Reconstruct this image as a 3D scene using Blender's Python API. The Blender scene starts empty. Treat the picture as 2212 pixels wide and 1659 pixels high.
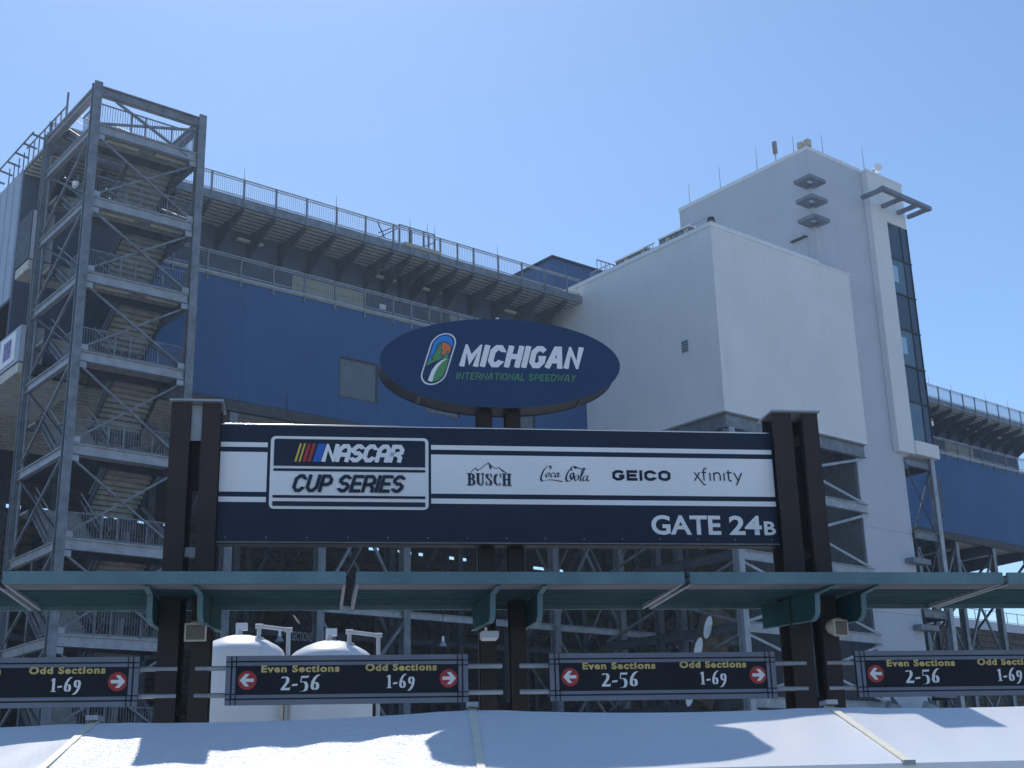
import bpy, bmesh, math, random
from mathutils import Vector, Matrix
random.seed(7)
SC = bpy.context.scene
COL = SC.collection
rad = math.radians

# ------------------------------------------------------------------ camera
FPX, PW, PH = 2820.9, 2212.0, 1659.0
PITCH, ROLL, EYE = rad(17.928), rad(1.418), 1.7
cp, sp = math.cos(PITCH), math.sin(PITCH)
FWD = Vector((0, cp, sp)); UP0 = Vector((0, -sp, cp)); RT0 = Vector((1, 0, 0))
RT = RT0 * math.cos(ROLL) - UP0 * math.sin(ROLL)
UP = RT0 * math.sin(ROLL) + UP0 * math.cos(ROLL)
CAM = Vector((0, 0, EYE))
cd = bpy.data.cameras.new('camera'); cam = bpy.data.objects.new('camera', cd); COL.objects.link(cam)
cd.lens = 36 * FPX / PW; cd.sensor_width = 36; cd.clip_end = 6000; cd.clip_start = .1
cam.matrix_world = Matrix(((RT.x, UP.x, -FWD.x, CAM.x), (RT.y, UP.y, -FWD.y, CAM.y), (RT.z, UP.z, -FWD.z, CAM.z), (0, 0, 0, 1)))
SC.camera = cam

# ------------------------------------------------------------------ sky, sun, exposure
SUN_AZ, SUN_EL = rad(-13.0), rad(52)
w = bpy.data.worlds.new('World'); SC.world = w; w.use_nodes = True
nt = w.node_tree; nt.nodes.clear()
sky = nt.nodes.new('ShaderNodeTexSky'); sky.sky_type = 'NISHITA'; sky.sun_disc = False
sky.sun_elevation = SUN_EL; sky.sun_rotation = SUN_AZ
sky.air_density = 1.0; sky.dust_density = 0.28; sky.ozone_density = 1.2; sky.altitude = 0
bg = nt.nodes.new('ShaderNodeBackground'); bg.inputs[1].default_value = 0.132
wo = nt.nodes.new('ShaderNodeOutputWorld')
tint = nt.nodes.new('ShaderNodeMix'); tint.data_type = 'RGBA'; tint.blend_type = 'MULTIPLY'; tint.inputs[0].default_value = 1.0; tint.inputs[7].default_value = (.84, .99, 1.13, 1)
nt.links.new(sky.outputs[0], tint.inputs[6]); nt.links.new(tint.outputs[2], bg.inputs[0]); nt.links.new(bg.outputs[0], wo.inputs[0])
sd = bpy.data.lights.new('sun', 'SUN'); sd.energy = 3.8; sd.angle = rad(0.5); sd.color = (1, .96, .9)
sun = bpy.data.objects.new('sun', sd); COL.objects.link(sun)
sdir = Vector((math.sin(SUN_AZ) * math.cos(SUN_EL), math.cos(SUN_AZ) * math.cos(SUN_EL), math.sin(SUN_EL)))
sun.rotation_euler = sdir.to_track_quat('Z', 'Y').to_euler(); sun.location = sdir * 50
SC.view_settings.view_transform = 'Standard'; SC.view_settings.look = 'None'
SC.view_settings.exposure = 0.0; SC.view_settings.gamma = 1.0
try: SC.view_settings.use_curve_mapping = False
except Exception: pass
SC.cycles.max_bounces = 6; SC.cycles.diffuse_bounces = 4

# ------------------------------------------------------------------ frames of the place
class Frame:
    def __init__(s, o, az):            # first axis points to compass azimuth az, second is 90 deg to its left (away from us)
        s.o = Vector(o); s.a = Vector((math.sin(az), math.cos(az), 0)); s.b = Vector((-math.cos(az), math.sin(az), 0)); s.rz = math.pi / 2 - az
    def w(s, u, v, z): return s.o + s.a * u + s.b * v + Vector((0, 0, z))
    def hit(s, x, y, t=0.0):           # sight line on the upright plane v = t
        r = FWD + RT * ((x - PW / 2) / FPX) + UP * ((PH / 2 - y) / FPX)
        p0 = s.o + s.b * t; k = (p0 - CAM).dot(s.b) / r.dot(s.b); d = CAM + r * k - s.o
        return d.dot(s.a), d.z
    def hit_u(s, x, y, u=0.0):
        r = FWD + RT * ((x - PW / 2) / FPX) + UP * ((PH / 2 - y) / FPX)
        p0 = s.o + s.a * u; k = (p0 - CAM).dot(s.a) / r.dot(s.a); d = CAM + r * k - s.o
        return d.dot(s.b), d.z
B = Frame((-15.428, 60.0, 0), rad(50.81))      # grandstand: u along its rear face to the right, v away from us
G = Frame((0, 19.0, 0), rad(81.35))            # entrance gate
T = Frame((-0.578, 16.21, 0), rad(86.0))       # tent ridge
W0 = Frame((0, 0, 0), rad(90))

# ------------------------------------------------------------------ materials
MATS = {}
def mat(name, col, rough=.6, metal=0.0, var=.12, scale=1.2, bump=0.0, bscale=20, spec=.5, col2=None, stretch=None, streak=0.0):
    m = bpy.data.materials.new(name); m.use_nodes = True; n = m.node_tree; bs = n.nodes['Principled BSDF']
    geo = n.nodes.new('ShaderNodeNewGeometry'); mp = n.nodes.new('ShaderNodeMapping')
    n.links.new(geo.outputs['Position'], mp.inputs[0])
    if stretch: mp.inputs['Scale'].default_value = stretch
    no = n.nodes.new('ShaderNodeTexNoise'); no.inputs['Scale'].default_value = scale; no.inputs['Detail'].default_value = 6; no.inputs['Roughness'].default_value = .6
    n.links.new(mp.outputs[0], no.inputs[0])
    rp = n.nodes.new('ShaderNodeMapRange'); rp.inputs[1].default_value = .3; rp.inputs[2].default_value = .7
    n.links.new(no.outputs[0], rp.inputs[0])
    mx = n.nodes.new('ShaderNodeMix'); mx.data_type = 'RGBA'
    c2 = col2 or tuple(c * (1 - var * 1.6) for c in col); c1 = tuple(min(1, c * (1 + var)) for c in col) if not col2 else col
    mx.inputs[6].default_value = (*c1, 1); mx.inputs[7].default_value = (*c2, 1)
    n.links.new(rp.outputs[0], mx.inputs[0]); out = mx.outputs[2]
    if streak:                          # rain streaks running down
        mp2 = n.nodes.new('ShaderNodeMapping'); mp2.inputs['Scale'].default_value = (1, 1, .06)
        n.links.new(geo.outputs['Position'], mp2.inputs[0])
        n2 = n.nodes.new('ShaderNodeTexNoise'); n2.inputs['Scale'].default_value = 3.5; n2.inputs['Detail'].default_value = 4
        n.links.new(mp2.outputs[0], n2.inputs[0])
        r2 = n.nodes.new('ShaderNodeMapRange'); r2.inputs[1].default_value = .55; r2.inputs[2].default_value = .8; r2.inputs[3].default_value = 0; r2.inputs[4].default_value = streak
        n.links.new(n2.outputs[0], r2.inputs[0])
        m2 = n.nodes.new('ShaderNodeMix'); m2.data_type = 'RGBA'; m2.inputs[7].default_value = (*[c * .45 for c in col], 1)
        n.links.new(out, m2.inputs[6]); n.links.new(r2.outputs[0], m2.inputs[0]); out = m2.outputs[2]
    n.links.new(out, bs.inputs['Base Color'])
    rr = n.nodes.new('ShaderNodeMapRange'); rr.inputs[3].default_value = max(0, rough - .08); rr.inputs[4].default_value = min(1, rough + .1)
    n.links.new(no.outputs[0], rr.inputs[0]); n.links.new(rr.outputs[0], bs.inputs['Roughness'])
    bs.inputs['Metallic'].default_value = metal; bs.inputs['Specular IOR Level'].default_value = spec
    if bump:
        nb = n.nodes.new('ShaderNodeTexNoise'); nb.inputs['Scale'].default_value = bscale; nb.inputs['Detail'].default_value = 5
        n.links.new(geo.outputs['Position'], nb.inputs[0])
        bu = n.nodes.new('ShaderNodeBump'); bu.inputs['Strength'].default_value = bump; bu.inputs['Distance'].default_value = .02
        n.links.new(nb.outputs[0], bu.inputs['Height']); n.links.new(bu.outputs[0], bs.inputs['Normal'])
    MATS[name] = m; return m
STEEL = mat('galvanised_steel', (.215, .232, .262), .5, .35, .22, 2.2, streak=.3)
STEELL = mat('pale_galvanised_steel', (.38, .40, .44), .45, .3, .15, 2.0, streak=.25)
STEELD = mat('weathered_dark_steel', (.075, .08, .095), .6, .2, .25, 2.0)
DARKW = mat('dark_blue_rear_wall', (.09, .11, .17), .8, 0, .12, .8, bump=.15)
BLUE = mat('blue_wall_cladding', (.020, .085, .235), .55, 0, .06, .25, bump=.05, bscale=4, streak=.12)
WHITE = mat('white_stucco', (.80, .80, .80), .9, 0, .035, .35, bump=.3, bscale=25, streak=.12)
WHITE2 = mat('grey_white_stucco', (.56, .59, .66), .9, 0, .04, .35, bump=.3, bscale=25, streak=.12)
COPING = mat('white_metal_coping', (.84, .84, .84), .4, .1, .05, 1)
PALEW = mat('pale_blue_ribbed_wall', (.42, .50, .62), .7, 0, .05, .6)
BEIGE = mat('beige_panel', (.42, .42, .36), .8, 0, .08, 1.0)
CREAM = mat('cream_lamp_diffuser', (.75, .72, .55), .5, 0, .04, 2)
CONC = mat('stained_concrete', (.15, .128, .108), .9, 0, .25, 1.3, bump=.3, streak=.35)
TREAD = mat('stair_tread_underside', (.37, .36, .34), .85, 0, .2, 2.5, bump=.2)
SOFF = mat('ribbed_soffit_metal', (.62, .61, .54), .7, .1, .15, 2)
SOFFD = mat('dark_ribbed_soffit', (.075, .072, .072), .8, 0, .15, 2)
RIB = mat('grey_ribbed_siding', (.20, .22, .25), .6, .2, .12, .6)
RUST = mat('rusted_brown_steel', (.030, .021, .022), .75, .1, .3, 1.6, bump=.4, bscale=30, col2=(.055, .034, .030), streak=.4)
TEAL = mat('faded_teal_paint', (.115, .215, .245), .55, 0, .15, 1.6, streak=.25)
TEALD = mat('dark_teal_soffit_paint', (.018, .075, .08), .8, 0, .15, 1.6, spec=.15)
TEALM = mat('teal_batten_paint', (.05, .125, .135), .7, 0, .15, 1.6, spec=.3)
NAVY = mat('navy_sign_print', (.007, .016, .045), .55, 0, .12, .9, spec=.35)
NAVYO = mat('blue_oval_sign_face', (.006, .035, .115), .45, 0, .06, 1.2)
BLACK = mat('black_sign_print', (.010, .012, .02), .6, 0, .1, 2, spec=.3)
SIGNG = mat('grey_sign_border', (.19, .21, .27), .5, 0, .08, 2)
PRINTW = mat('white_sign_print', (.90, .90, .92), .5, 0, .03, 1)
YEL = mat('faded_yellow_print', (.72, .55, .20), .6, 0, .12, 8)
YELB = mat('yellow_print', (.75, .55, .08), .5, 0, .03, 2)
RED = mat('red_print', (.48, .035, .03), .5, 0, .08, 3)
BLUP = mat('bright_blue_print', (.01, .13, .55), .5, 0, .03, 2)
SKYP = mat('sky_blue_print', (.03, .27, .72), .5, 0, .03, 2)
GRNP = mat('green_print', (.10, .32, .12), .5, 0, .04, 2)
ORAP = mat('orange_print', (.80, .20, .07), .5, 0, .04, 2)
GRYP = mat('grey_print', (.30, .32, .36), .5, 0, .04, 2)
TANKM = mat('white_tank_paint', (.80, .81, .82), .4, 0, .04, 1.0, streak=.12)
PVC = mat('white_pvc_pipe', (.60, .60, .60), .4, 0, .06, 2)
SPK = mat('tan_speaker_frame', (.56, .51, .40), .5, 0, .06, 3)
SPKG = mat('brown_speaker_grille', (.20, .16, .13), .7, .2, .1, 30)
STRAP = mat('cream_seam_strap', (.80, .76, .62), .6, 0, .06, 6)
GLASSM = mat('dark_glazing', (.035, .06, .10), .08, 0, .1, .5)
GLASS2 = mat('pale_reflective_glazing', (.10, .17, .24), .08, 0, .1, .5)
BRSKY = mat('painted_sky_reflection', (.35, .55, .72), .2, 0, .05, .5)
GROUND = mat('asphalt_and_concrete', (.34, .335, .33), .9, 0, .2, .15, bump=.2)
BLKM = mat('black_metal', (.02, .02, .022), .5, .2, .1, 2)

def tent_mat():
    m = bpy.data.materials.new('white_vinyl_tent_fabric'); m.use_nodes = True; n = m.node_tree; bs = n.nodes['Principled BSDF']
    bs.inputs['Base Color'].default_value = (.86, .88, .92, 1); bs.inputs['Roughness'].default_value = .31
    bs.inputs['Specular IOR Level'].default_value = .8
    geo = n.nodes.new('ShaderNodeNewGeometry')
    a = n.nodes.new('ShaderNodeTexNoise'); a.inputs['Scale'].default_value = 9; a.inputs['Detail'].default_value = 5; a.inputs['Distortion'].default_value = 1.2
    mp = n.nodes.new('ShaderNodeMapping'); mp.inputs['Scale'].default_value = (.8, 2.2, 2.2); mp.inputs['Rotation'].default_value = (0, 0, .5)
    n.links.new(geo.outputs['Position'], mp.inputs[0]); n.links.new(mp.outputs[0], a.inputs[0])
    v = n.nodes.new('ShaderNodeTexVoronoi'); v.inputs['Scale'].default_value = 26; n.links.new(mp.outputs[0], v.inputs[0])
    at = n.nodes.new('ShaderNodeAttribute'); at.attribute_name = 'crinkle'; at.attribute_type = 'OBJECT'
    at.attribute_name = 'crinkle'
    ad = n.nodes.new('ShaderNodeMath'); ad.operation = 'MULTIPLY_ADD'; ad.inputs[1].default_value = .25
    n.links.new(v.outputs['Distance'], ad.inputs[0]); n.links.new(a.outputs[0], ad.inputs[2])
    bu = n.nodes.new('ShaderNodeBump'); bu.inputs['Distance'].default_value = .035
    mr = n.nodes.new('ShaderNodeMath'); mr.operation = 'MULTIPLY_ADD'; mr.inputs[1].default_value = .75; mr.inputs[2].default_value = .06
    n.links.new(at.outputs['Fac'], mr.inputs[0]); n.links.new(mr.outputs[0], bu.inputs['Strength'])
    n.links.new(ad.outputs[0], bu.inputs['Height']); n.links.new(bu.outputs[0], bs.inputs['Normal'])
    return m
TENT = tent_mat()

# ------------------------------------------------------------------ mesh helpers
def tag(o, label=None, cat=None, group=None, kind=None):
    if label: o['label'] = label
    if cat: o['category'] = cat
    if group: o['group'] = group
    if kind: o['kind'] = kind
    return o
def empty(name, fr, u, v, z, label, cat, group=None):
    o = bpy.data.objects.new(name, None); COL.objects.link(o); o.empty_display_size = .3
    o.location = fr.w(u, v, z); o.rotation_euler = (0, 0, fr.rz); o['org'] = (u, v, z)
    return tag(o, label, cat, group)
class MB:
    def __init__(s): s.v = []; s.f = []; s.m = []
    def add(s, vs, fs, mi=0):
        k = len(s.v); s.v += [tuple(p) for p in vs]; s.f += [tuple(i + k for i in f) for f in fs]; s.m += [mi] * len(fs); return s
    def box(s, u0, u1, v0, v1, z0, z1, mi=0):
        return s.add([(u0, v0, z0), (u1, v0, z0), (u1, v1, z0), (u0, v1, z0), (u0, v0, z1), (u1, v0, z1), (u1, v1, z1), (u0, v1, z1)],
                     [(0, 3, 2, 1), (4, 5, 6, 7), (0, 1, 5, 4), (1, 2, 6, 5), (2, 3, 7, 6), (3, 0, 4, 7)], mi)
    def bar(s, p, q, w_, h_=None, mi=0, up=(0, 0, 1)):
        h_ = h_ or w_; p = Vector(p); q = Vector(q); d = (q - p).normalized(); up = Vector(up)
        if abs(d.dot(up)) > .98: up = Vector((0, 1, 0))
        x = d.cross(up).normalized(); y = x.cross(d)
        c = [x * (i * w_ / 2) + y * (j * h_ / 2) for i, j in ((-1, -1), (1, -1), (1, 1), (-1, 1))]
        return s.add([p + k for k in c] + [q + k for k in c], [(0, 1, 2, 3), (7, 6, 5, 4), (0, 4, 5, 1), (1, 5, 6, 2), (2, 6, 7, 3), (3, 7, 4, 0)], mi)
    def ibar(s, p, q, w_, h_, t_=.03, up=(0, 0, 1), mi=0):        # rolled I section: flanges of width w_ at distance h_
        p = Vector(p); q = Vector(q); d = (q - p).normalized(); up = Vector(up)
        x = d.cross(up).normalized(); y = x.cross(d)
        for sg in (-1, 1):
            o = y * (sg * (h_ - t_) / 2); s.bar(p + o, q + o, w_, t_, mi, up)
        return s.bar(p, q, t_, h_ - 2 * t_, mi, up)
    def cyl(s, p, q, r, n=8, mi=0, r2=None, cap=True):
        p = Vector(p); q = Vector(q); d = (q - p).normalized(); r2 = r if r2 is None else r2
        x = d.orthogonal().normalized(); y = d.cross(x)
        vs = [p + (x * math.cos(2 * math.pi * i / n) + y * math.sin(2 * math.pi * i / n)) * r for i in range(n)]
        vs += [q + (x * math.cos(2 * math.pi * i / n) + y * math.sin(2 * math.pi * i / n)) * r2 for i in range(n)]
        fs = [(i, (i + 1) % n, n + (i + 1) % n, n + i) for i in range(n)]
        if cap: fs += [tuple(range(n - 1, -1, -1)), tuple(range(n, 2 * n))]
        return s.add(vs, fs, mi)
    def prism(s, poly, v0, v1, axis='v', mi=0):   # polygon (first coordinate, z) pushed along the other horizontal axis
        n = len(poly)
        if axis == 'v': vs = [(a, v0, b) for a, b in poly] + [(a, v1, b) for a, b in poly]
        elif axis == 'u': vs = [(v0, a, b) for a, b in poly] + [(v1, a, b) for a, b in poly]
        else: vs = [(a, b, v0) for a, b in poly] + [(a, b, v1) for a, b in poly]
        fs = [tuple(range(n)), tuple(range(2 * n - 1, n - 1, -1))] + [(i, i + n, (i + 1) % n + n, (i + 1) % n) for i in range(n)]
        return s.add(vs, fs, mi)
    def build(s, name, mats, parent=None, fr=None, org=None, smooth=False, kind=None, label=None):
        if parent is not None: o0 = tuple(parent['org']); 
        else: o0 = org or (0, 0, 0)
        me = bpy.data.meshes.new(name); me.from_pydata([(a - o0[0], b - o0[1], c - o0[2]) for a, b, c in s.v], [], s.f)
        mats = mats if isinstance(mats, (list, tuple)) else [mats]
        for m in mats: me.materials.append(m)
        if len(mats) > 1:
            for p, i in zip(me.polygons, s.m): p.material_index = i
        bm = bmesh.new(); bm.from_mesh(me); bmesh.ops.recalc_face_normals(bm, faces=bm.faces[:]); bm.to_mesh(me); bm.free()
        if smooth:
            for p in me.polygons: p.use_smooth = True
        o = bpy.data.objects.new(name, me); COL.objects.link(o)
        if parent is not None: o.parent = parent; o['org'] = o0
        elif fr is not None: o.location = fr.w(*o0); o.rotation_euler = (0, 0, fr.rz); o['org'] = o0
        if kind: o['kind'] = kind
        if label: o['label'] = label
        return o
def dup(o, parent, off, name=None):
    c = o.copy(); COL.objects.link(c); c.parent = parent; c.location = o.location + Vector(off); return c
def child_of(mb, name, m, part, **k): return mb.build(name, m, parent=part, **k)   # sub-part: same origin as its part
def copy_thing(root, loc, label):
    r = root.copy(); COL.objects.link(r); r.location = loc; r['label'] = label
    for ch in list(root.children):
        c = ch.copy(); COL.objects.link(c); c.parent = r
        for g2 in list(ch.children):
            d = g2.copy(); COL.objects.link(d); d.parent = c
    return r

# ------------------------------------------------------------------ ground
g = MB(); g.box(-420, 420, -300, 520, -1, 0); tag(g.build('ground', GROUND), kind='structure')

# ------------------------------------------------------------------ grandstand
gs = empty('grandstand', B, 0, 0, 0, 'huge blue and grey steel grandstand seen from behind, with walkways along its rear face', 'grandstand')
U0, U1, U2 = -8.0, 76.4, 85.0
def rail(parent, u0, u1, z, posts, drop, vt=0.0, top2=True, balu=.115):
    r = MB()
    r.bar((u0, vt, z + 1.1), (u1, vt, z + 1.1), .06, .06)
    if top2: r.bar((u0, vt, z + .98), (u1, vt, z + .98), .045, .045)
    r.bar((u0, vt, z + .12), (u1, vt, z + .12), .05, .05)
    ro = r.build('railing', STEELL, parent)
    b = MB(); n = int((u1 - u0) / balu)
    for i in range(n): u = u0 + (i + .5) * balu; b.add([(u - .011, vt, z + .13), (u + .011, vt, z + .13), (u + .011, vt, z + .97), (u - .011, vt, z + .97)], [(0, 1, 2, 3)]); b.add([(u, vt - .011, z + .13), (u, vt + .011, z + .13), (u, vt + .011, z + .97), (u, vt - .011, z + .97)], [(0, 1, 2, 3)])
    child_of(b, 'baluster', STEEL, ro, kind='stuff')
    first = None
    for u in posts:
        if first is None:
            p = MB(); p.bar((u, vt - .05, z - drop), (u, vt - .05, z + 1.1), .09, .07, up=(0, 1, 0)); first = child_of(p, 'post', STEEL, ro); fu = u
        else: dup(first, ro, (u - fu, 0, 0))
    return ro
postsL = [-7.9, -6.9, -5.1, -3.3, -1.43, .41, 2.24, 4.11, 5.96, 7.81, 9.69, 11.54, 12.74, 13.96, 14.78, 16.01, 17.19, 19.03, 20.86, 22.65, 24.46]
postsR = [25.9 + 1.735 * i for i in range(30) if 25.9 + 1.735 * i < 76.5]
rail(gs, -8, 25.6, 32.0, postsL, .35); rail(gs, 38, U2, 32.0, [p for p in postsR if p > 38] + [78, 79.8, 81.6, 83.4, 84.9], .35)
rail(gs, -3.2, 25.6, 27.62, [p for p in postsL if p > -3.2], .55); rail(gs, 38, U1, 27.62, [p for p in postsR if p > 38], .55)
# decks and fascias
MB().box(U0, U2, 0.02, 3, 31.86, 32.0).build('top_walkway_deck', BEIGE, gs)
MB().box(U0 - .1, U2, -.02, .06, 31.55, 32.04).build('top_walkway_fascia', STEEL, gs)
MB().box(-3.2, U1, -.04, 3, 27.40, 27.62).build('middle_walkway_deck', BEIGE, gs)
f = MB(); f.box(-3.2, U1, -.10, -.045, 27.47, 27.58); f.build('walkway_ledge', STEELL, gs)
MB().box(U0, 80.2, 3, 3.3, 21.32, 31.84).build('rear_wall', DARKW, gs)
# ribs of the top soffit: individual long joists
for i in range(7):
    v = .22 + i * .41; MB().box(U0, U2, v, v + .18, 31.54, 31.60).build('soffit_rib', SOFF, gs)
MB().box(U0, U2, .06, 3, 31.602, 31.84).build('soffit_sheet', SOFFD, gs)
# curved brackets under the top walkway
poly = [(0, 31.86), (-.03, 31.35), (.25, 31.15), (.8, 30.95), (1.6, 30.65), (2.4, 30.3), (2.98, 29.9), (2.98, 30.6), (2.98, 31.42), (1.5, 31.42), (.1, 31.5)]
br = None
for u in postsL[1:] + [p for p in postsR if p > 38] + [78, 79.8]:
    if br is None: br = MB().prism(poly, u - .05, u + .05, 'u').build('soffit_bracket', STEELD, gs); bu0 = u
    else: dup(br, gs, (u - bu0, 0, 0))
# fluorescent tubes under the soffit
for x, y, z, l in [(512, 485, 0, 1.3), (805, 560, 0, 1.3), (905, 588, 0, 1.3), (1070, 632, 0, 1.3), (1230, 670, 0, 1.2)]:
    u = B.hit(x, y, 2.75)[0]; MB().box(u, u + l * 1.2, 2.62, 2.86, 30.98, 31.12).build('strip_lamp', CREAM, gs)
for u in (64.6, 70.8, 74.6): MB().box(u, u + 1.3, 1.8, 2.0, 31.02, 31.12).build('strip_lamp', CREAM, gs)
# overhead doors in the rear wall of the middle walkway
for u0, u1 in ((6.85, 11.5), (17.6, 20.5), (69, 73)):
    d = MB().box(u0, u1, 2.93, 3.0, 27.62, 29.9).build('overhead_door', BEIGE, gs)
    for k in range(5): child_of(MB().box(u0 + .02, u1 - .02, 2.895, 2.93, 27.7 + k * .42, 28.05 + k * .42), 'door_panel', BEIGE, d)
for u in (12.6, 13.3, 38.7, 73.4): MB().box(u, u + .42, 2.93, 3.0, 28.1 if u != 12.6 else 29.2, 28.55 if u != 12.6 else 29.5).build('wall_notice', PRINTW, gs)
# small vents in the dark wall
for k in range(12):
    u = 1.2 + k * 2.1; MB().box(u, u + .5, 2.95, 3.0, 30.15, 30.3).build('wall_vent', STEELD, gs)
# blue cladding in wide panels with open joints, with recessed windows
wins = [(8.2, 10.62, 22.35, 24.6), (13.75, 16.1, 22.4, 24.6), (19.3, 21.6, 22.45, 24.6)]
def panel(u0, u1, z0, z1):
    n = max(1, round((u1 - u0) / 5.1)); w_ = (u1 - u0) / n
    for i in range(n): MB().box(u0 + i * w_ + .004, u0 + (i + 1) * w_ - .004, random.uniform(0, .006), .25, z0, z1).build('cladding_panel', BLUE, gs)
panel(-3.2, 8.2, 21.1, 27.38)
for i, (a0, a1, z0, z1) in enumerate(wins):
    nx = wins[i + 1][0] if i < 2 else 25.74
    panel(a0, a1, 21.1, z0); panel(a0, a1, z1, 27.38); panel(a1, nx, 21.1, 27.38)
    wf = MB(); wf.box(a0, a1, .03, .2, z0, z0 + .07); wf.box(a0, a1, .03, .2, z1 - .07, z1); wf.box(a0, a0 + .07, .03, .2, z0 + .07, z1 - .07); wf.box(a1 - .07, a1, .03, .2, z0 + .07, z1 - .07)
    wo_ = wf.build('window', STEELD, gs); child_of(MB().box(a0 + .07, a1 - .07, .12, .16, z0 + .07, z1 - .07), 'pane', mat('grey_window_%d' % i, (.13, .15, .17), .25, 0, .1, 1), wo_)
panel(38.3, 61.2, 21.1, 27.38); panel(61.2, U1, 21.1, 27.38)
MB().box(61.6, 62.2, -.5, 0, 22.2, 25.3).build('louvre_box', DARKW, gs)
MB().box(62, 62.9, -.02, 0, 29.6, 30).build('wall_notice', PRINTW, gs)
# end wall on the left
e = MB().box(-8.02, -7.9, 3.2, 30, 25.2, 31.95).build('end_wall', PALEW, gs)
for k in range(26): child_of(MB().box(-8.06, -8.02, 3.3 + k * 1.0, 3.36 + k * 1.0, 25.2, 31.95), 'wall_rib', PALEW, e)
r = MB()                                              # outrigger screen on top of the end wall
r.bar((-8.65, .1, 32.4), (-8.65, 30, 32.4), .06, .06)
for k in range(16): v = .3 + k * 1.15; r.bar((-8.65, v, 32.4), (-8.0, v, 32.3), .09, .07)
pass
for k in range(12): r.bar((-8, -2.3 + k * .7, 31.9), (-8, -2.3 + k * .7, 32.9), .05)
r.bar((-8, -2.3, 32.9), (-8, 3, 33.0), .06); r.bar((-8, -2.3, 32.0), (-8, -2.3, 33.6), .08)
r.build('outrigger_screen', STEEL, gs)
for z0, m_, bh_ in ((26.0, WHITE2, 2.4), (21.05, WHITE2, 1.7)):       # balconies at the left end
    bal = MB().box(-8.35, -7.35, -.1, 0, z0, z0 + bh_).build('balcony_front', m_, gs)
    MB().box(-8.4, -8.35, -.1, 7 if z0 < 25 else 1.7, z0, z0 + bh_).build('balcony_side', PALEW if z0 < 25 else STEELD, gs)
    MB().box(-8.35, -5.2, 0, 7 if z0 < 25 else 1.7, z0 - .5, z0 - .05).build('balcony_slab', SOFF, gs)
for k in range(3):
    b_ = MB().box(-8.45, -8.405, .4 + k * 2.4, 2.4 + k * 2.4, 21.2, 22.6).build('banner', PRINTW, gs)
    child_of(MB().box(-8.46, -8.452, .9 + k * 2.4, 1.9 + k * 2.4, 21.45, 22.35), 'banner_print', mat('violet_banner_print%d' % k, (.25, .2, .45), .6, 0, .4, 5), b_)
# floor over the open undercroft
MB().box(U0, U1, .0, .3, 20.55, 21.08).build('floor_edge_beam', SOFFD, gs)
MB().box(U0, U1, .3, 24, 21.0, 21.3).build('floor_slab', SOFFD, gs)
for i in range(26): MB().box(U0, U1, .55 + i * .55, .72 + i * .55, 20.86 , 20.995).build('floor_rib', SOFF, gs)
for i, u in enumerate([-7.6, -2.9] + [2.3 + 5.16 * k for k in range(15)]):
    if i > 1: MB().prism([(.3, 20.54), (.3, 20.1), (12, 19.6), (12, 20.84), (.3, 20.84)], u - .12, u + .12, 'u').build('floor_girder', SOFFD, gs)
MB().prism([(3.3, 31.3), (25, 20.6), (25, 20.3), (22, 20.9), (3.3, 30.6)], U0, U1, 'u').build('upper_seating_slab', CONC, gs)
# columns of the undercroft
cols = [-7.6, -2.9] + [2.3 + 5.16 * k for k in range(15)]
proto = {}
for vv, wd in ((.35, .42), (9.5, .38), (18, .38), (27, .36), (36, .3)):
    ztop = 20.5 if vv < 20 else (19.0 - (vv - 27) * .55 if vv >= 27 else 20.5)
    for u in cols:
        if vv < 1 and u < -2: continue
        if vv not in proto:
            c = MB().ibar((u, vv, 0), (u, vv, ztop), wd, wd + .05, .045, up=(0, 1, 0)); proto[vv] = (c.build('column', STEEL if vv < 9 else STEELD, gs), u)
        else: dup(proto[vv][0], gs, (u - proto[vv][1], 0, 0))
# beams and cross braces
for vv in (.35, 9.5, 18):
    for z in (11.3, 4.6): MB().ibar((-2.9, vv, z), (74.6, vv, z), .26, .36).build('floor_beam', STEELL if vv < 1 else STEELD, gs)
bays = [(0, 3), (0, 6), (0, 10), (1, 4), (1, 7), (1, 8), (1, 11), (0, 13), (1, 13), (0, 14), (2, 4), (2, 6), (2, 9), (2, 11), (2, 14), (2, 15)]
for r_, k in bays:
    vv = (.35, 9.5, 18)[r_]; u0, u1 = cols[k], cols[k + 1]
    for z0, z1 in ((11.6, 20.2), (4.8, 11.0)):
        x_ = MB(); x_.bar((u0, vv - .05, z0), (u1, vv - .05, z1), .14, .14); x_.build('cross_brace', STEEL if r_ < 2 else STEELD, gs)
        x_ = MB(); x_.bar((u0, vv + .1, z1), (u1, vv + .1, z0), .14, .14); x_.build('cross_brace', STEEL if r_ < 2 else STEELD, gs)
for u in cols[2:]:                                       # raking beams under the lower seating, with props
    MB().ibar((u, 9.5, 20.2), (u, 46, 4.6), .3, .6).build('raker_beam', STEELD, gs) if False else None
    MB().ibar((u, 25, 18.6), (u, 52, 3.2), .3, .7).build('raker_beam', STEELD, gs)
    MB().bar((u, 9.5, 11.6), (u, 18, 19.6), .18, .18).build('diagonal_prop', STEELD, gs)
    MB().bar((u, 18, 11.6), (u, 26.5, 18.5), .18, .18).build('diagonal_prop', STEELD, gs)
    MB().bar((u, .5, 19.8), (u, 9.3, 11.6), .16, .16).build('diagonal_prop', STEELD, gs)
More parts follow.
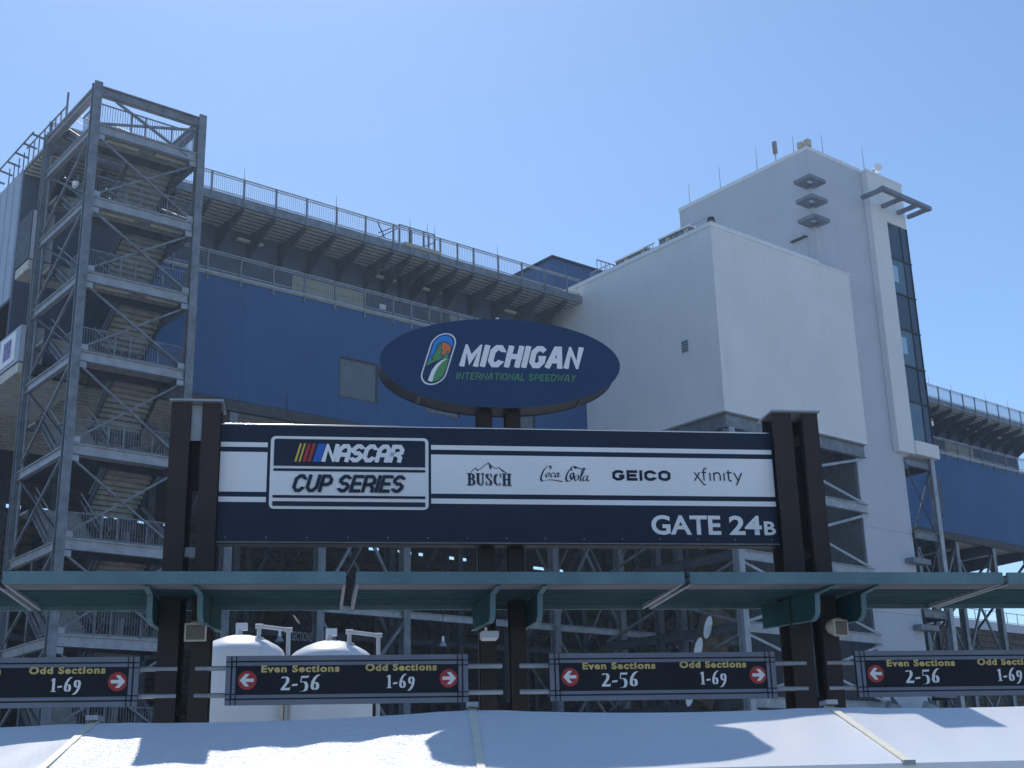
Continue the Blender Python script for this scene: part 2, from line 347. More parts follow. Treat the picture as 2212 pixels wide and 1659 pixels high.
# lower seating: each row a tread and riser
NR = 34
row = None
for i in range(NR):
    v = 25.2 + i * .80; z = 20.12 - i * .50
    if row is None:
        rb = MB(); rb.prism([(v, z), (v + .90, z), (v + .90, z - .52), (v + .78, z - .52), (v + .78, z - .12), (v, z - .12)], -30, 175, 'u'); row = rb.build('seating_row', CONC, gs)
    else: dup(row, gs, (0, i * .80, -i * .5))
rl = MB(); rl.bar((-30, 25.1, 21.2), (175, 25.1, 21.2), .06); rl.bar((-30, 25.1, 20.6), (175, 25.1, 20.6), .05)
for k in range(90): rl.bar((-30 + k * 2.3, 25.1, 19.7), (-30 + k * 2.3, 25.1, 21.2), .06)
MB().box(62, 175, 24.9, 25.05, 19.2, 20.15).build('parapet', WHITE2, gs)
if True:
    rl2 = MB(); rl2.bar((78, 25.1, 21.4), (175, 25.1, 21.4), .06); rl2.bar((78, 25.1, 20.3), (175, 25.1, 20.3), .05)
    for k in range(45): rl2.bar((78 + k * 2.15, 25.1, 19.9), (78 + k * 2.15, 25.1, 21.4), .06)
    rl2.build('lower_stand_railing', STEEL, gs)
q = MB()
for k in range(64): u = U0 + random.uniform(0, 84); q.box(u, u + random.uniform(.25, 1.5), 25.0, 25.12, 20.0, 20.6)
q.build('slit_blocker', STEELD, gs, kind='stuff')  # blocks added along the lip to break the sky slit into dashes
for k in range(14):                                      # frames behind the far end
    u = 79 + k * 6; x_ = MB(); x_.bar((u, 27, 0), (u, 27, 18.8), .3); x_.build('column', STEELD, gs)
    x_ = MB(); x_.bar((u, 26.8, 18), (u + 6, 26.8, 8), .16); x_.bar((u + 6, 27.0, 18), (u, 27.0, 8), .16); x_.build('cross_brace', STEELD, gs)
# roof penthouse and stair head on the top deck
ph = empty('roof_penthouse', B, 26.9, 4, 32, 'dark blue flat topped roof room rising behind the upper walkway railing', 'roof room')
MB().box(26.9, 41, 4.0, 13, 32, 36.35).build('wall', BLUE, ph); MB().box(26.75, 41.1, 3.85, 13.1, 36.352, 36.5).build('roof_edge', NAVY, ph)
pr = MB(); pr.bar((31.5, 4.6, 37.6), (40, 4.6, 37.6), .06)
for k in range(22): pr.bar((31.5 + k * .4, 4.6, 36.5), (31.5 + k * .4, 4.6, 37.6), .035)
pr.build('roof_railing', STEEL, ph)
sh = empty('camera_stand', B, 11.6, .6, 32, 'small pipe framed platform with steps standing on the top walkway', 'platform')
q = MB()
for u in (12.3, 13.0, 14.0, 14.75): q.bar((u, .5, 32), (u, .5, 33.5), .08, .08)
q.bar((10.6, .5, 32.1), (12.3, .5, 33.3), .05); q.bar((10.9, .5, 32.6), (12.3, .5, 33.45), .05); q.bar((13.2, .5, 32.1), (14.75, .5, 33.0), .05); q.bar((12.3, .5, 33.5), (14.75, .5, 33.5), .05); q.bar((10.8, .5, 33.3), (11.3, .5, 32.4), .05)
q.build('frame', STEELD, sh); MB().box(12.3, 14.8, -.1, 1.4, 32.0, 32.22).build('platform_deck', BEIGE, sh)
rod_where = ['on the walkway railing nearest the stair tower', 'on the walkway railing halfway between stair tower and pipe platform', 'at the left end of the pipe platform', 'in the middle of the pipe platform', 'at the right end of the pipe platform',
 'on the walkway railing between pipe platform and blue penthouse', 'on the walkway railing in front of the blue penthouse', 'on the far right railing right beside the glazing', 'on the far right railing, second from the glazing', 'on the far right railing, second from the right end', 'on the far right railing close to its right end', 'on the walkway railing hidden behind the lift tower']
for i, u in enumerate((2.24, 7.81, 12.7, 13.9, 14.4, 19.03, 24.46, 63, 66.1, 71.1, 74.5)):
    tag(MB().cyl((u, 0, 33.1), (u, 0, 33.85), .018, 5, r2=.008).build('lightning_rod', STEEL, fr=B, org=(u, 0, 33.1)), 'thin lightning rod standing ' + rod_where[i], 'lightning rod', 'lightning rods along the top walkway railing')

# ------------------------------------------------------------------ stair tower
st = empty('stair_tower', B, -8, -6, 0, 'tall open galvanised steel stair tower with zigzag flights on the left of the grandstand', 'stair tower')
SL, SR, VF, VB = -8.0, -3.05, -6.0, -.25
ZT = 32.18
cw = .36
c0 = MB().ibar((SL, VF, 0), (SL, VF, ZT + .15), cw, cw, .06, up=(0, 1, 0)).build('column', STEEL, st)
for du, dv in ((SR - SL, 0), (0, VB - VF), (SR - SL, VB - VF)): dup(c0, st, (du, dv, 0))
c1 = MB().bar((SL, VF + 2.9, 0), (SL, VF + 2.9, 12), .05).build('drain_pipe', STEEL, st)
MB().ibar((SL + .15, VF, ZT - .22), (SR - .15, VF, ZT - .22), .3, .44, .05).build('top_beam', STEEL, st)
MB().ibar((SL, VF + .2, ZT - .22), (SL, VB, ZT - .22), .3, .40, .05).build('top_beam', STEELL, st)
MB().ibar((SR, VF + .2, ZT - .22), (SR, VB, ZT - .22), .3, .40, .05).build('top_beam', STEELL, st)
for p_, q_ in ((((SL + .9, VF, ZT - .5)), (SR - .6, VF, 30.1)), ((SL + .3, VF + .08, 30.45), (SR - .2, VF + .08, ZT - .6))):
    MB().bar(p_, q_, .10).build('cross_brace', STEEL, st)
zF = [30.37, 26.9, 23.45, 19.94, 16.0, 12.15, 8.4, 4.7]
zBk = [32.0] + [(zF[i] + zF[i + 1]) / 2 for i in range(7)] + [2.3]
def ramp_flight(u0, u1, vA, zA, vB, zB_, name='stair_flight'):
    # stringers first, treads as sub-parts
    s_ = MB()
    for u in (u0, u1): s_.bar((u, vA, zA - .12), (u, vB, zB_ - .12), .06, .34)
    fo = s_.build(name, STEELD, st)
    n = max(6, int(abs(zA - zB_) / .17)); first = None
    for i in range(n):
        k = (i + .5) / n; v = vA + (vB - vA) * k; z = zA + (zB_ - zA) * k; hh = abs(zA - zB_) / n; dv = abs(vB - vA) / n
        if first is None:
            t_ = MB(); sg = 1 if (zB_ - zA) * (vB - vA) > 0 else -1
            t_.box(u0 + .03, u1 - .03, v - dv / 2 - .02, v + dv / 2 + .02, z - .03, z + .01)
            vr = v + sg * dv / 2
            t_.box(u0 + .03, u1 - .03, vr - .012, vr + .012, z, z + hh - .035); first = child_of(t_, 'step', TREAD, fo); f0 = (v, z)
        else: dup(first, fo, (0, v - f0[0], z - f0[1]))
    return fo
for i, zf in enumerate(zF):
    # front landing
    ld = MB().box(SL + .1, SR - .1, VF + .1, VF + 1.7, zf - .09, zf - .02).build('landing', TREAD, st)
    for k in range(8): child_of(MB().box(SL + .1, SR - .1, VF + .25 + k * .18, VF + .33 + k * .18, zf - .15, zf - .09), 'landing_rib', TREAD, ld)
    MB().ibar((SL + .18, VF, zf - .24), (SR - .18, VF, zf - .24), .24, .44, .04).build('front_beam', STEELL, st)
    MB().ibar((SL, VF + .18, zf - .30), (SL, VB - .1, zf - .30), .22, .40, .04).build('side_beam', STEELL, st)
    MB().ibar((SR, VF + .18, zf - .30), (SR, VB - .1, zf - .30), .22, .40, .04).build('side_beam', STEEL, st)
    MB().box(SL + .1, SR - .1, VF + 1.7, VF + 1.85, zf - .4, zf).build('landing_header', STEELD, st)
    # back landing
    zb = zBk[i]
    lb = MB().box(SL + .1, SR - .1, VB - 1.35, VB, zb - .12, zb - .02).build('landing', TREAD, st)
    MB().box(SL + .1, SR - .1, VB - 1.5, VB - 1.35, zb - .45, zb).build('landing_header', STEELD, st)
    # flights
    ramp_flight(SL + .35, SL + 2.3, VF + 1.85, zf, VB - 1.5, zb)                 # up to the back
    ramp_flight(SR - 2.5, SR - .3, VF + 1.85, zf, VB - 1.5, zBk[i + 1])         # down to the back
    # braces on front
    zn = zF[i + 1] if i < 7 else 0
    if i < 7:
        MB().bar((SL + .2, VF - .02, zf - .62), (SR - .25, VF - .02, zn + .12), .085, .085).build('cross_brace', STEEL, st)
        MB().bar((SL + .2, VF + .12, zn + .12), (SR - .25, VF + .12, zf - .62), .085, .085).build('cross_brace', STEEL, st)
        for u, z in ((SL + .32, zf - .62), (SR - .35, zf - .62), (SL + .32, zn + .14), (SR - .35, zn + .14)):
            MB().box(u - .16, u + .16, VF - .09, VF - .08, z - .12, z + .12).build('gusset_plate', STEELL, st)
        MB().bar((SL, VF + .3, zf - .4), (SL, VB - .3, zn + .2), .10, .10).build('side_brace', STEEL, st)
        MB().bar((SL, VF + .3, zn + .2), (SL, VB - .3, zf - .4), .09, .09).build('side_brace', STEELD, st)
        MB().bar((SR, VF + .3, zn + .2), (SR, VB - .3, zf - .4), .11, .11).build('side_brace', STEEL, st)
        MB().ibar((SL + .35, VF + 1.85, zf - .15), (SL + .35, VB - 1.4, zb - .15), .1, .3, .03).build('flight_side_channel', STEELL, st)
    # railing on the front landing
    r = MB()
    r.bar((SL + .2, VF + .12, zf + 1.06), (SR - .2, VF + .12, zf + 1.06), .05); r.bar((SL + .2, VF + .12, zf + .1), (SR - .2, VF + .12, zf + .1), .04)
    for u in (SL + .25, -6.3, -5.65, -4.4, SR - .25): r.bar((u, VF + .12, zf), (u, VF + .12, zf + 1.06), .06)
    r.bar((SL + .12, VF + .2, zf + 1.06), (SL + .12, VF + 1.8, zf + 1.06), .05); r.bar((SL + .12, VF + .2, zf + .1), (SL + .12, VF + 1.8, zf + .1), .04)
    r.bar((SR - .12, VF + .2, zf + 1.06), (SR - .12, VF + 1.8, zf + 1.06), .05)
    ro = r.build('landing_railing', STEEL, st)
    b_ = MB()
    for k in range(40): u = SL + .25 + k * .115; b_.bar((u, VF + .12, zf + .1), (u, VF + .12, zf + 1.06), .02)
    for k in range(13): b_.bar((SL + .12, VF + .25 + k * .12, zf + .1), (SL + .12, VF + .25 + k * .12, zf + 1.06), .02)
    for k in range(13): b_.bar((SR - .12, VF + .25 + k * .12, zf + .1), (SR - .12, VF + .25 + k * .12, zf + 1.06), .02)
    child_of(b_, 'baluster', STEEL, ro, kind='stuff')
    MB().box(SL + .2, SR - .2, VF + .14, VF + .16, zf, zf + .09).build('toe_board', STEELL, st)
    # handrails of the flights
    h_ = MB()
    for u in (SL + .35, SL + 2.3):
        h_.bar((u, VF + 1.6, zf + .95), (u, VB - 1.5, zb + .95), .045); h_.bar((u, VF + 1.6, zf + .6), (u, VB - 1.5, zb + .6), .03)
    for u in (SR - 2.3, SR - .35):
        h_.bar((u, VF + 1.6, zf + .95), (u, VB - 1.5, zBk[i + 1] + .95), .045); h_.bar((u, VF + 1.6, zf + .6), (u, VB - 1.5, zBk[i + 1] + .6), .03)
    h_.build('handrail', STEELL, st)
    for k in range(2):
        if i in (0, 1, 2): MB().box(SL + .9 + k * 2.3, SL + 2.4 + k * 2.3, VF + .75, VF + .9, zf - .26, zf - .18).build('strip_lamp', CREAM, st)
for sx in (SL + .05, SR - .05):                         # downpipe and conduits
    MB().cyl((sx, VB - .4, 0), (sx, VB - .4, 31), .07, 8).build('drain_pipe', STEEL, st)
dc = empty('dome_camera', B, -7.9, -5.2, 27.2, 'small white dome security camera hanging on the side of the stair tower', 'camera')
du_, dz_ = -8.0, 0
vv, zz = B.hit_u(163, 403, -8.05)
q = MB(); q.cyl((-8.05, vv, zz + .02), (-8.05, vv, zz + .22), .14, 14); q.build('housing', PRINTW, dc)
q = MB()
for k in range(5):
    a0 = k * math.pi / 10; a1 = (k + 1) * math.pi / 10
    q.cyl((-8.05, vv, zz + .02 - .14 * math.sin(a0)), (-8.05, vv, zz + .02 - .14 * math.sin(a1)), .14 * math.cos(a0), 14, r2=max(.005, .14 * math.cos(a1)), cap=False)
q.build('dome', PVC, dc, smooth=True); MB().bar((-8.05, vv, zz + .2), (-8.05, vv - .4, zz + .4), .05).build('arm', STEEL, dc)

# ------------------------------------------------------------------ white service building
bx = empty('white_service_building', B, 25.75, -11, 0, 'large plain white stucco box building raised on a steel frame in front of the grandstand', 'building')
BU0, BU1, BV = 25.75, 38.3, -10.98
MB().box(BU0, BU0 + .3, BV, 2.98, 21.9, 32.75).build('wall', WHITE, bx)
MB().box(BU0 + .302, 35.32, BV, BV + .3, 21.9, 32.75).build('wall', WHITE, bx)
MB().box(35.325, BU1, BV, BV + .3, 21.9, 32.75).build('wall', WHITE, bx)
MB().box(BU0 + .31, BU1 - .1, BV + .31, 2.9, 31.6, 31.9).build('roof', BEIGE, bx)
MB().box(BU0 + .31, BU1 - .1, BV + .31, 2.9, 21.95, 22.2).build('floor', SOFFD, bx)
for nme, a_ in (('coping', (BU0 - .06, BU0 + .36, BV - .06, 2.97, 32.752, 33.0)), ('coping', (BU0 + .362, 35.32, BV - .06, BV + .36, 32.752, 33.0)), ('coping', (35.325, BU1 + .04, BV - .05, BV + .36, 32.752, 32.86))):
    MB().box(*a_).build(nme, COPING, bx)
for z in (21.88,): MB().box(BU0 - .03, BU0 + .2, BV - .03, 2.9, z - .06, z + .02).build('bottom_trim', COPING, bx); MB().box(BU0 + .201, BU1 + .02, BV - .03, BV + .2, z - .06, z + .02).build('bottom_trim', COPING, bx)
v0, z0 = B.hit_u(1473, 738, 25.75); v1, z1 = B.hit_u(1488, 758, 25.75)
lv = MB().box(BU0 - .05, BU0 - .001, min(v0, v1), max(v0, v1), min(z0, z1), max(z0, z1)).build('wall_louvre', STEELL, bx)
for k in range(4): child_of(MB().box(BU0 - .09, BU0 - .052, min(v0, v1) + .03, max(v0, v1) - .03, min(z0, z1) + .06 + k * .16, min(z0, z1) + .1 + k * .16), 'louvre_blade', STEELD, lv)
# frame below
beam_m = STEELL
MB().ibar((BU0 + .4, BV + .3, 21.42), (BU1, BV + .3, 21.42), .3, .80, .05).build('floor_beam', STEEL, bx)
MB().ibar((BU0 + .35, BV + .3, 21.42), (BU0 + .35, 0, 21.42), .3, .80, .05).build('floor_beam', STEEL, bx)
for k in range(6): MB().ibar((BU0 + .6, BV + 1.8 + k * 1.7, 21.5), (BU1, BV + 1.8 + k * 1.7, 21.5), .2, .5, .04).build('floor_joist', STEELD, bx)
MB().ibar((26.3, BV + .3, 0), (26.3, BV + .3, 21.0), .42, .46, .05, up=(0, 1, 0)).build('column', STEELL, bx)
MB().ibar((26.3, -4.6, 0), (26.3, -4.6, 21.0), .36, .4, .05, up=(0, 1, 0)).build('column', STEELD, bx)
zb_ = [17.9, 14.1, 10.3, 6.5, 2.7]
for i, z in enumerate(zb_):
    MB().ibar((26.5, BV + .3, z), (38.0, BV + .3, z), .26, .55, .04).build('frame_beam', STEELL, bx)
    MB().ibar((26.3, BV + .5, z), (26.3, -.2, z), .26, .5, .04).build('frame_beam', STEELD, bx)
    zt = 21.0 if i == 0 else zb_[i - 1] - .25
    MB().bar((26.6, BV + .25, z + .3), (37.9, BV + .25, zt - .1), .15).build('cross_brace', STEELL, bx)
    MB().bar((26.6, BV + .4, zt - .1), (37.9, BV + .4, z + .3), .15).build('cross_brace', STEELL, bx)
    MB().bar((26.3, BV + .6, z + .3), (26.3, -.3, zt - .1), .14).build('cross_brace', STEEL, bx)
    MB().bar((26.3, BV + .6, zt - .1), (26.3, -.3, z + .3), .14).build('cross_brace', STEEL, bx)
# ribbed siding behind the frame (each rib a piece)
sd_ = MB().box(38.12, 38.16, -10.15, -.3, 0, 21.8).build('ribbed_siding', RIB, bx)
r0 = None
for k in range(48):
    v = -10.1 + k * .205
    if r0 is None: r0 = child_of(MB().box(38.06, 38.12, v, v + .09, 0, 21.8), 'siding_rib', RIB, sd_)
    else: dup(r0, sd_, (0, k * .205, 0))
# roof furniture
def roofunit(name, va, vb, z0, z1, u, label, cat, m=STEELD):
    o = empty(name, B, u, va, z0, label, cat); MB().box(u, u + 1.1, min(va, vb), max(va, vb), z0, z1).build('casing', m, o)
    MB().box(u - .06, u + 1.16, min(va, vb) - .05, max(va, vb) + .05, z1 + .002, z1 + .1).build('lid', COPING, o); 
    n = int(abs(vb - va) / .5)
    for k in range(n): MB().box(u - .03, u - .001, min(va, vb) + .08 + k * .5, min(va, vb) + .46 + k * .5, z0 + .1, z1 - .1).build('louvre_panel', (STEEL if k % 3 else BEIGE), o)
roofunit('rooftop_unit', -2.3, -5.0, 31.9, 33.75, 26.6, 'long low grey rooftop unit nearest the blue penthouse on the white building', 'rooftop unit')
roofunit('rooftop_unit', -6.1, -8.6, 31.9, 33.85, 26.6, 'long low grey rooftop unit nearest the peak of the white building roof', 'rooftop unit')
rr = empty('roof_railing', B, 26.4, -6, 31.9, 'thin pipe guard railing along the left parapet of the white building', 'railing')
q = MB()
for a0, a1 in ((-5.1, -6.0), (-8.7, -10.7), (-.3, -2.0)):
    q.bar((26.3, a0, 33.65), (26.3, a1, 33.65), .045)
    for k in range(int(abs(a1 - a0) / .25) + 1): q.bar((26.3, a0 - k * .25, 32.9), (26.3, a0 - k * .25, 33.65), .03)
q.build('rail', STEELL, rr)
vt_ = empty('roof_vent', B, 26.2, -10.6, 33, 'small black capped vent at the corner peak of the white building', 'vent')
MB().cyl((26.1, -10.75, 32.9), (26.1, -10.75, 33.2), .13, 10).build('pipe', PVC, vt_); MB().cyl((26.1, -10.75, 33.2), (26.1, -10.75, 33.42), .24, 12, r2=.2).build('cap', BLKM, vt_)

# ------------------------------------------------------------------ white lift tower
tw = empty('lift_tower', B, 36.46, -10.18, 0, 'tallest grey white stucco tower with a glazed corner strip behind the white box building', 'tower')
TU0, TU1, TV = 36.46, 42.8, -10.18
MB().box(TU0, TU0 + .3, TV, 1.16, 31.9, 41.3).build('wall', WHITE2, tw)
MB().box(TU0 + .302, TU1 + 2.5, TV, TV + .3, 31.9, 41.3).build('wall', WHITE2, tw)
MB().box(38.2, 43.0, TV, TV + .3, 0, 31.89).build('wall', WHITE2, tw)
MB().box(38.2, 38.5, TV + .302, .0, 0, 31.6).build('wall', RIB, tw)
MB().box(TU0 + .31, 45.9, TV + .31, .89, 40.6, 40.8).build('roof', BEIGE, tw)
MB().box(TU0 + .302, TU0 + 9.4, .9, 1.16, 31.9, 41.3).build('wall', WHITE2, tw)
MB().box(TU0 - .05, TU0 + .35, TV - .05, 1.2, 41.302, 41.56).build('coping', COPING, tw)
MB().box(TU0 + .352, 42.0, TV - .05, TV + .35, 41.302, 41.56).build('coping', COPING, tw)
for z in (12.0, 17.0): MB().box(38.25, 42.95, TV - .012, TV - .002, z, z + .03).build('wall_joint', STEELL, tw)
# projecting slab with curtain glazing
SV = -10.65
MB().box(42.0, 43.68, SV, SV + .45, 22.1, 41.25).build('fin_wall', WHITE, tw)
MB().box(43.682, 45.86, SV, SV + .45, 38.05, 41.25).build('fin_wall', WHITE, tw)
MB().box(41.97, 45.9, SV - .04, SV + .5, 41.252, 41.42).build('coping', COPING, tw)
MB().box(43.69, 46.15, SV - .12, SV + 1.6, 22.1, 22.98).build('ledge', WHITE, tw)
zz_ = [22.98, 26.2, 29.1, 32.0, 34.9, 38.05]
zz_ = [22.98, 25.6, 28.0, 30.5, 33.0, 35.5, 38.05]
gm = [GLASS2, GLASSM, GLASS2, GLASSM, GLASS2, GLASSM]
cw_ = MB()
for z in zz_[1:-1]: cw_.box(43.69, 45.92, SV - .03, SV + .12, z - .05, z + .05)
for u in (45.05, 45.8): cw_.box(u, u + .06, SV - .01, SV + .1, 22.99, 38.04)
cwo = cw_.build('glazing_frame', BLKM, tw)
for i in range(6):
    child_of(MB().box(43.69, 45.05, SV + .05, SV + .08, zz_[i] + .05, zz_[i + 1] - .05), 'pane', gm[i], cwo)
    child_of(MB().box(45.11, 45.8, SV + .05, SV + .08, zz_[i] + .05, zz_[i + 1] - .05), 'pane', GLASSM, cwo)
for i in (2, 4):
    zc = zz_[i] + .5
    child_of(MB().box(43.72, 44.25, SV + .02, SV + .045, zc + .3, zc + 1.45), 'painted_sky_patch', BRSKY, cwo)  # bright plates on the panes, sky reflection painted as base colour
MB().box(43.7, 45.85, SV + .5, SV + .6, 23, 38).build('glazing_backing', DARKW, tw)
# sunshade frame
ss = MB()
zs = 38.9
MB().box(40.95, 46.3, -12.45, -12.15, zs, zs + .28).build('sunshade_beam', STEEL, tw)
for u in (41.0, 43.2, 44.9, 46.02): MB().box(u, u + .26, -12.148, SV - .002, zs + .02, zs + .26).build('sunshade_arm', STEEL, tw)
# square rings round the corner
for z in (38.6, 37.25, 35.9):
    q = MB(); u0, u1, v0, v1 = 35.2, 36.75, -11.15, -9.85; t_ = .38
    q.box(u0, u1, v0, v0 + t_, z, z + .24); q.box(u0, u1, v1 - t_, v1, z, z + .24); q.box(u0, u0 + t_, v0 + t_ + .002, v1 - t_ - .002, z, z + .24); q.box(u1 - t_, u1, v0 + t_ + .002, v1 - t_ - .002, z, z + .24)
    q.build('corner_ring', STEEL, tw)
v0, z0 = B.hit_u(1714, 527, TU0); v1, z1 = B.hit_u(1744, 513, TU0)
dr = MB().box(TU0 - .06, TU0 - .002, min(v0, v1), max(v0, v1), 31.95, z1).build('roof_door', WHITE2, tw)
child_of(MB().box(TU0 - .3, TU0 - .002, min(v0, v1) - .05, max(v0, v1) + .05, z1 + .002, z1 + .07), 'door_hood', STEELD, dr)
for z in (15.2, 11.2): 
    q = MB().box(41.9, 43.7, SV - .15, SV + .4, z - .1, z + .22).build('bracket_light', STEEL, tw)
# open landing frame to the right of the wall
q = MB(); q.ibar((45.6, SV + .3, 0), (45.6, SV + .3, 22.08), .4, .4, .05, up=(0, 1, 0)); q.build('column', STEELL, tw)
q = MB(); q.ibar((44.6, SV + 5, 0), (44.6, SV + 5, 22), .3, .3, .04, up=(0, 1, 0)); q.build('column', STEELD, tw)
for z in (21.6, 17.0, 12.2, 7.5): MB().ibar((43.0, SV + .3, z), (45.4, SV + .3, z), .24, .5, .04).build('frame_beam', STEEL, tw); MB().ibar((45.6, SV + .5, z), (45.6, -.2, z), .24, .5, .04).build('frame_beam', STEELD, tw)
for z0, z1 in ((17.3, 21.3), (12.5, 16.7), (7.8, 11.9)):
    MB().bar((43.1, SV + .3, z0), (45.4, SV + .3, z1), .07).build('cross_brace', STEELD, tw); MB().bar((43.1, SV + .42, z1), (45.4, SV + .42, z0), .05).build('cross_brace', STEELD, tw)
# things on the tower roof
for i, (va, l) in enumerate(((.3, 1.7), (-2.6, 1.8), (-5.9, 1.8), (-9.0, 1.3))):
    tag(MB().cyl((TU0 + .2, va, 41.5), (TU0 + .2, va, 41.56 + l), .025, 6, r2=.012).build('roof_antenna', STEEL, fr=B, org=(TU0 + .2, va, 41.5)), 'thin whip antenna on the tower left parapet, ' + ['farthest left of four', 'second from the left', 'just left of the pink panel antenna', 'between pink panel antenna and tan boxes'][i], 'antenna', 'whip antennas on the left parapet of the tower')
for i, (u, l) in enumerate(((38.4, 1.6), (42.8, 2.1))):
    tag(MB().cyl((u, TV + .2, 41.5), (u, TV + .2, 41.56 + l), .025, 6, r2=.012).build('roof_antenna', STEEL, fr=B, org=(u, TV + .2, 41.5)), ('thin whip antenna just right of the two tan boxes on the tower', 'thin whip antenna beside the white dish at the right end of the tower')[i], 'antenna')
o = empty('panel_antenna', B, TU0 + .2, -7.5, 41.5, 'short reddish panel antenna on a pole on the tower left parapet', 'antenna')
MB().cyl((TU0 + .2, -7.5, 41.5), (TU0 + .2, -7.5, 42.3), .03, 6).build('pole', STEEL, o); MB().box(TU0 + .1, TU0 + .3, -7.62, -7.38, 42.2, 43.1).build('radome', mat('pink_brown_plastic', (.30, .20, .22), .5, 0, .1, 2), o)
o = empty('roof_loudspeaker', B, TU0 + .1, TV + .3, 41.56, 'pair of tan boxes mounted on the highest corner of the tower', 'loudspeaker')
MB().box(TU0 - .05, TU0 + .25, TV + .35, TV + .70, 41.62, 42.05).build('cabinet', SPK, o); MB().box(TU0 + .05, TU0 + .42, TV - .1, TV + .25, 41.62, 42.1).build('cabinet', SPK, o)
MB().box(TU0 + .05, TU0 + .5, TV + .0, TV + .9, 41.562, 41.61).build('mount', STEEL, o)
o = empty('satellite_dish', B, 43.4, SV + .3, 41.42, 'small white drum dish on the right end of the tower parapet', 'antenna')
MB().cyl((43.3, SV + .3, 41.42), (43.3, SV + .3, 41.9), .04, 8).build('mast', STEEL, o); MB().cyl((43.35, SV - .05, 41.95), (43.6, SV + .3, 41.95), .28, 14, r2=.22).build('dish', PRINTW, o)

# ------------------------------------------------------------------ print helpers (flat lettering, raised a few millimetres)
class Print:
    """collects flat polygons in a sign plane (u, z); each piece stands a fraction of a millimetre off the next"""
    def __init__(s, v): s.mb = MB(); s.v = v; s.k = 0; s.clip = None
    def poly(s, pts):
        s.k = (s.k + 1) % 14; y = s.v - .0006 * s.k; s.mb.add([(a, y, b) for a, b in pts], [tuple(range(len(pts)))]); return s
    def stroke(s, pts, wd, closed=False):
        n = len(pts); P_ = [Vector(p) for p in pts]; L, R_ = [], []
        for i in range(n):
            if closed or 0 < i < n - 1:
                a_ = (P_[i] - P_[(i - 1) % n]).normalized(); b_ = (P_[(i + 1) % n] - P_[i]).normalized()
            else:
                a_ = b_ = (P_[1] - P_[0]).normalized() if i == 0 else (P_[-1] - P_[-2]).normalized()
            n1 = Vector((-a_.y, a_.x)); n2 = Vector((-b_.y, b_.x)); m_ = n1 + n2
            if m_.length < .2: m_ = n1
            m_ = m_ / m_.length; k = 1 / max(.45, m_.dot(n1)); o = m_ * (wd / 2 * k); L.append(P_[i] + o); R_.append(P_[i] - o)
        rng = range(n if closed else n - 1)
        for i in rng:
            j = (i + 1) % n; pl = [(q.x, q.y) for q in (L[i], L[j], R_[j], R_[i])]
            if s.clip:
                for sg, lim in ((1, s.clip[1]), (-1, -s.clip[0])):
                    out = []
                    for a_, b_ in zip(pl, pl[1:] + pl[:1]):
                        ia, ib = sg * a_[1] <= lim, sg * b_[1] <= lim
                        if ia: out.append(a_)
                        if ia != ib: t_ = (lim - sg * a_[1]) / (sg * b_[1] - sg * a_[1]); out.append((a_[0] + (b_[0] - a_[0]) * t_, a_[1] + (b_[1] - a_[1]) * t_))
                    pl = out
                    if len(pl) < 3: break
            if len(pl) > 2: s.mb.add([(a_, s.v - .0006 * s.k, b_) for a_, b_ in pl], [tuple(range(len(pl)))])
        s.k = (s.k + 1) % 14; return s
    def nib(s, pts, nx, nz=0.0):
        """broad pen stroke: the pen is a slanted line (nx, nz)"""
        s.k = (s.k + 1) % 14; y = s.v - .0006 * s.k
        for i in range(len(pts) - 1):
            (a, b), (c, d) = pts[i][:2], pts[i + 1][:2]; w0 = pts[i][2] if len(pts[i]) > 2 else 1; w1 = pts[i + 1][2] if len(pts[i + 1]) > 2 else 1
            s.mb.add([(a - nx * w0 / 2, y, b - nz * w0 / 2), (a + nx * w0 / 2, y, b + nz * w0 / 2), (c + nx * w1 / 2, y, d + nz * w1 / 2), (c - nx * w1 / 2, y, d - nz * w1 / 2)], [(0, 1, 2, 3)])
        return s
    def build(s, name, m, parent): return s.mb.build(name, m, parent)
def arc(cx, cy, rx, ry, a0, a1, n=10): return [(cx + rx * math.cos(rad(a0 + (a1 - a0) * i / n)), cy + ry * math.sin(rad(a0 + (a1 - a0) * i / n))) for i in range(n + 1)]
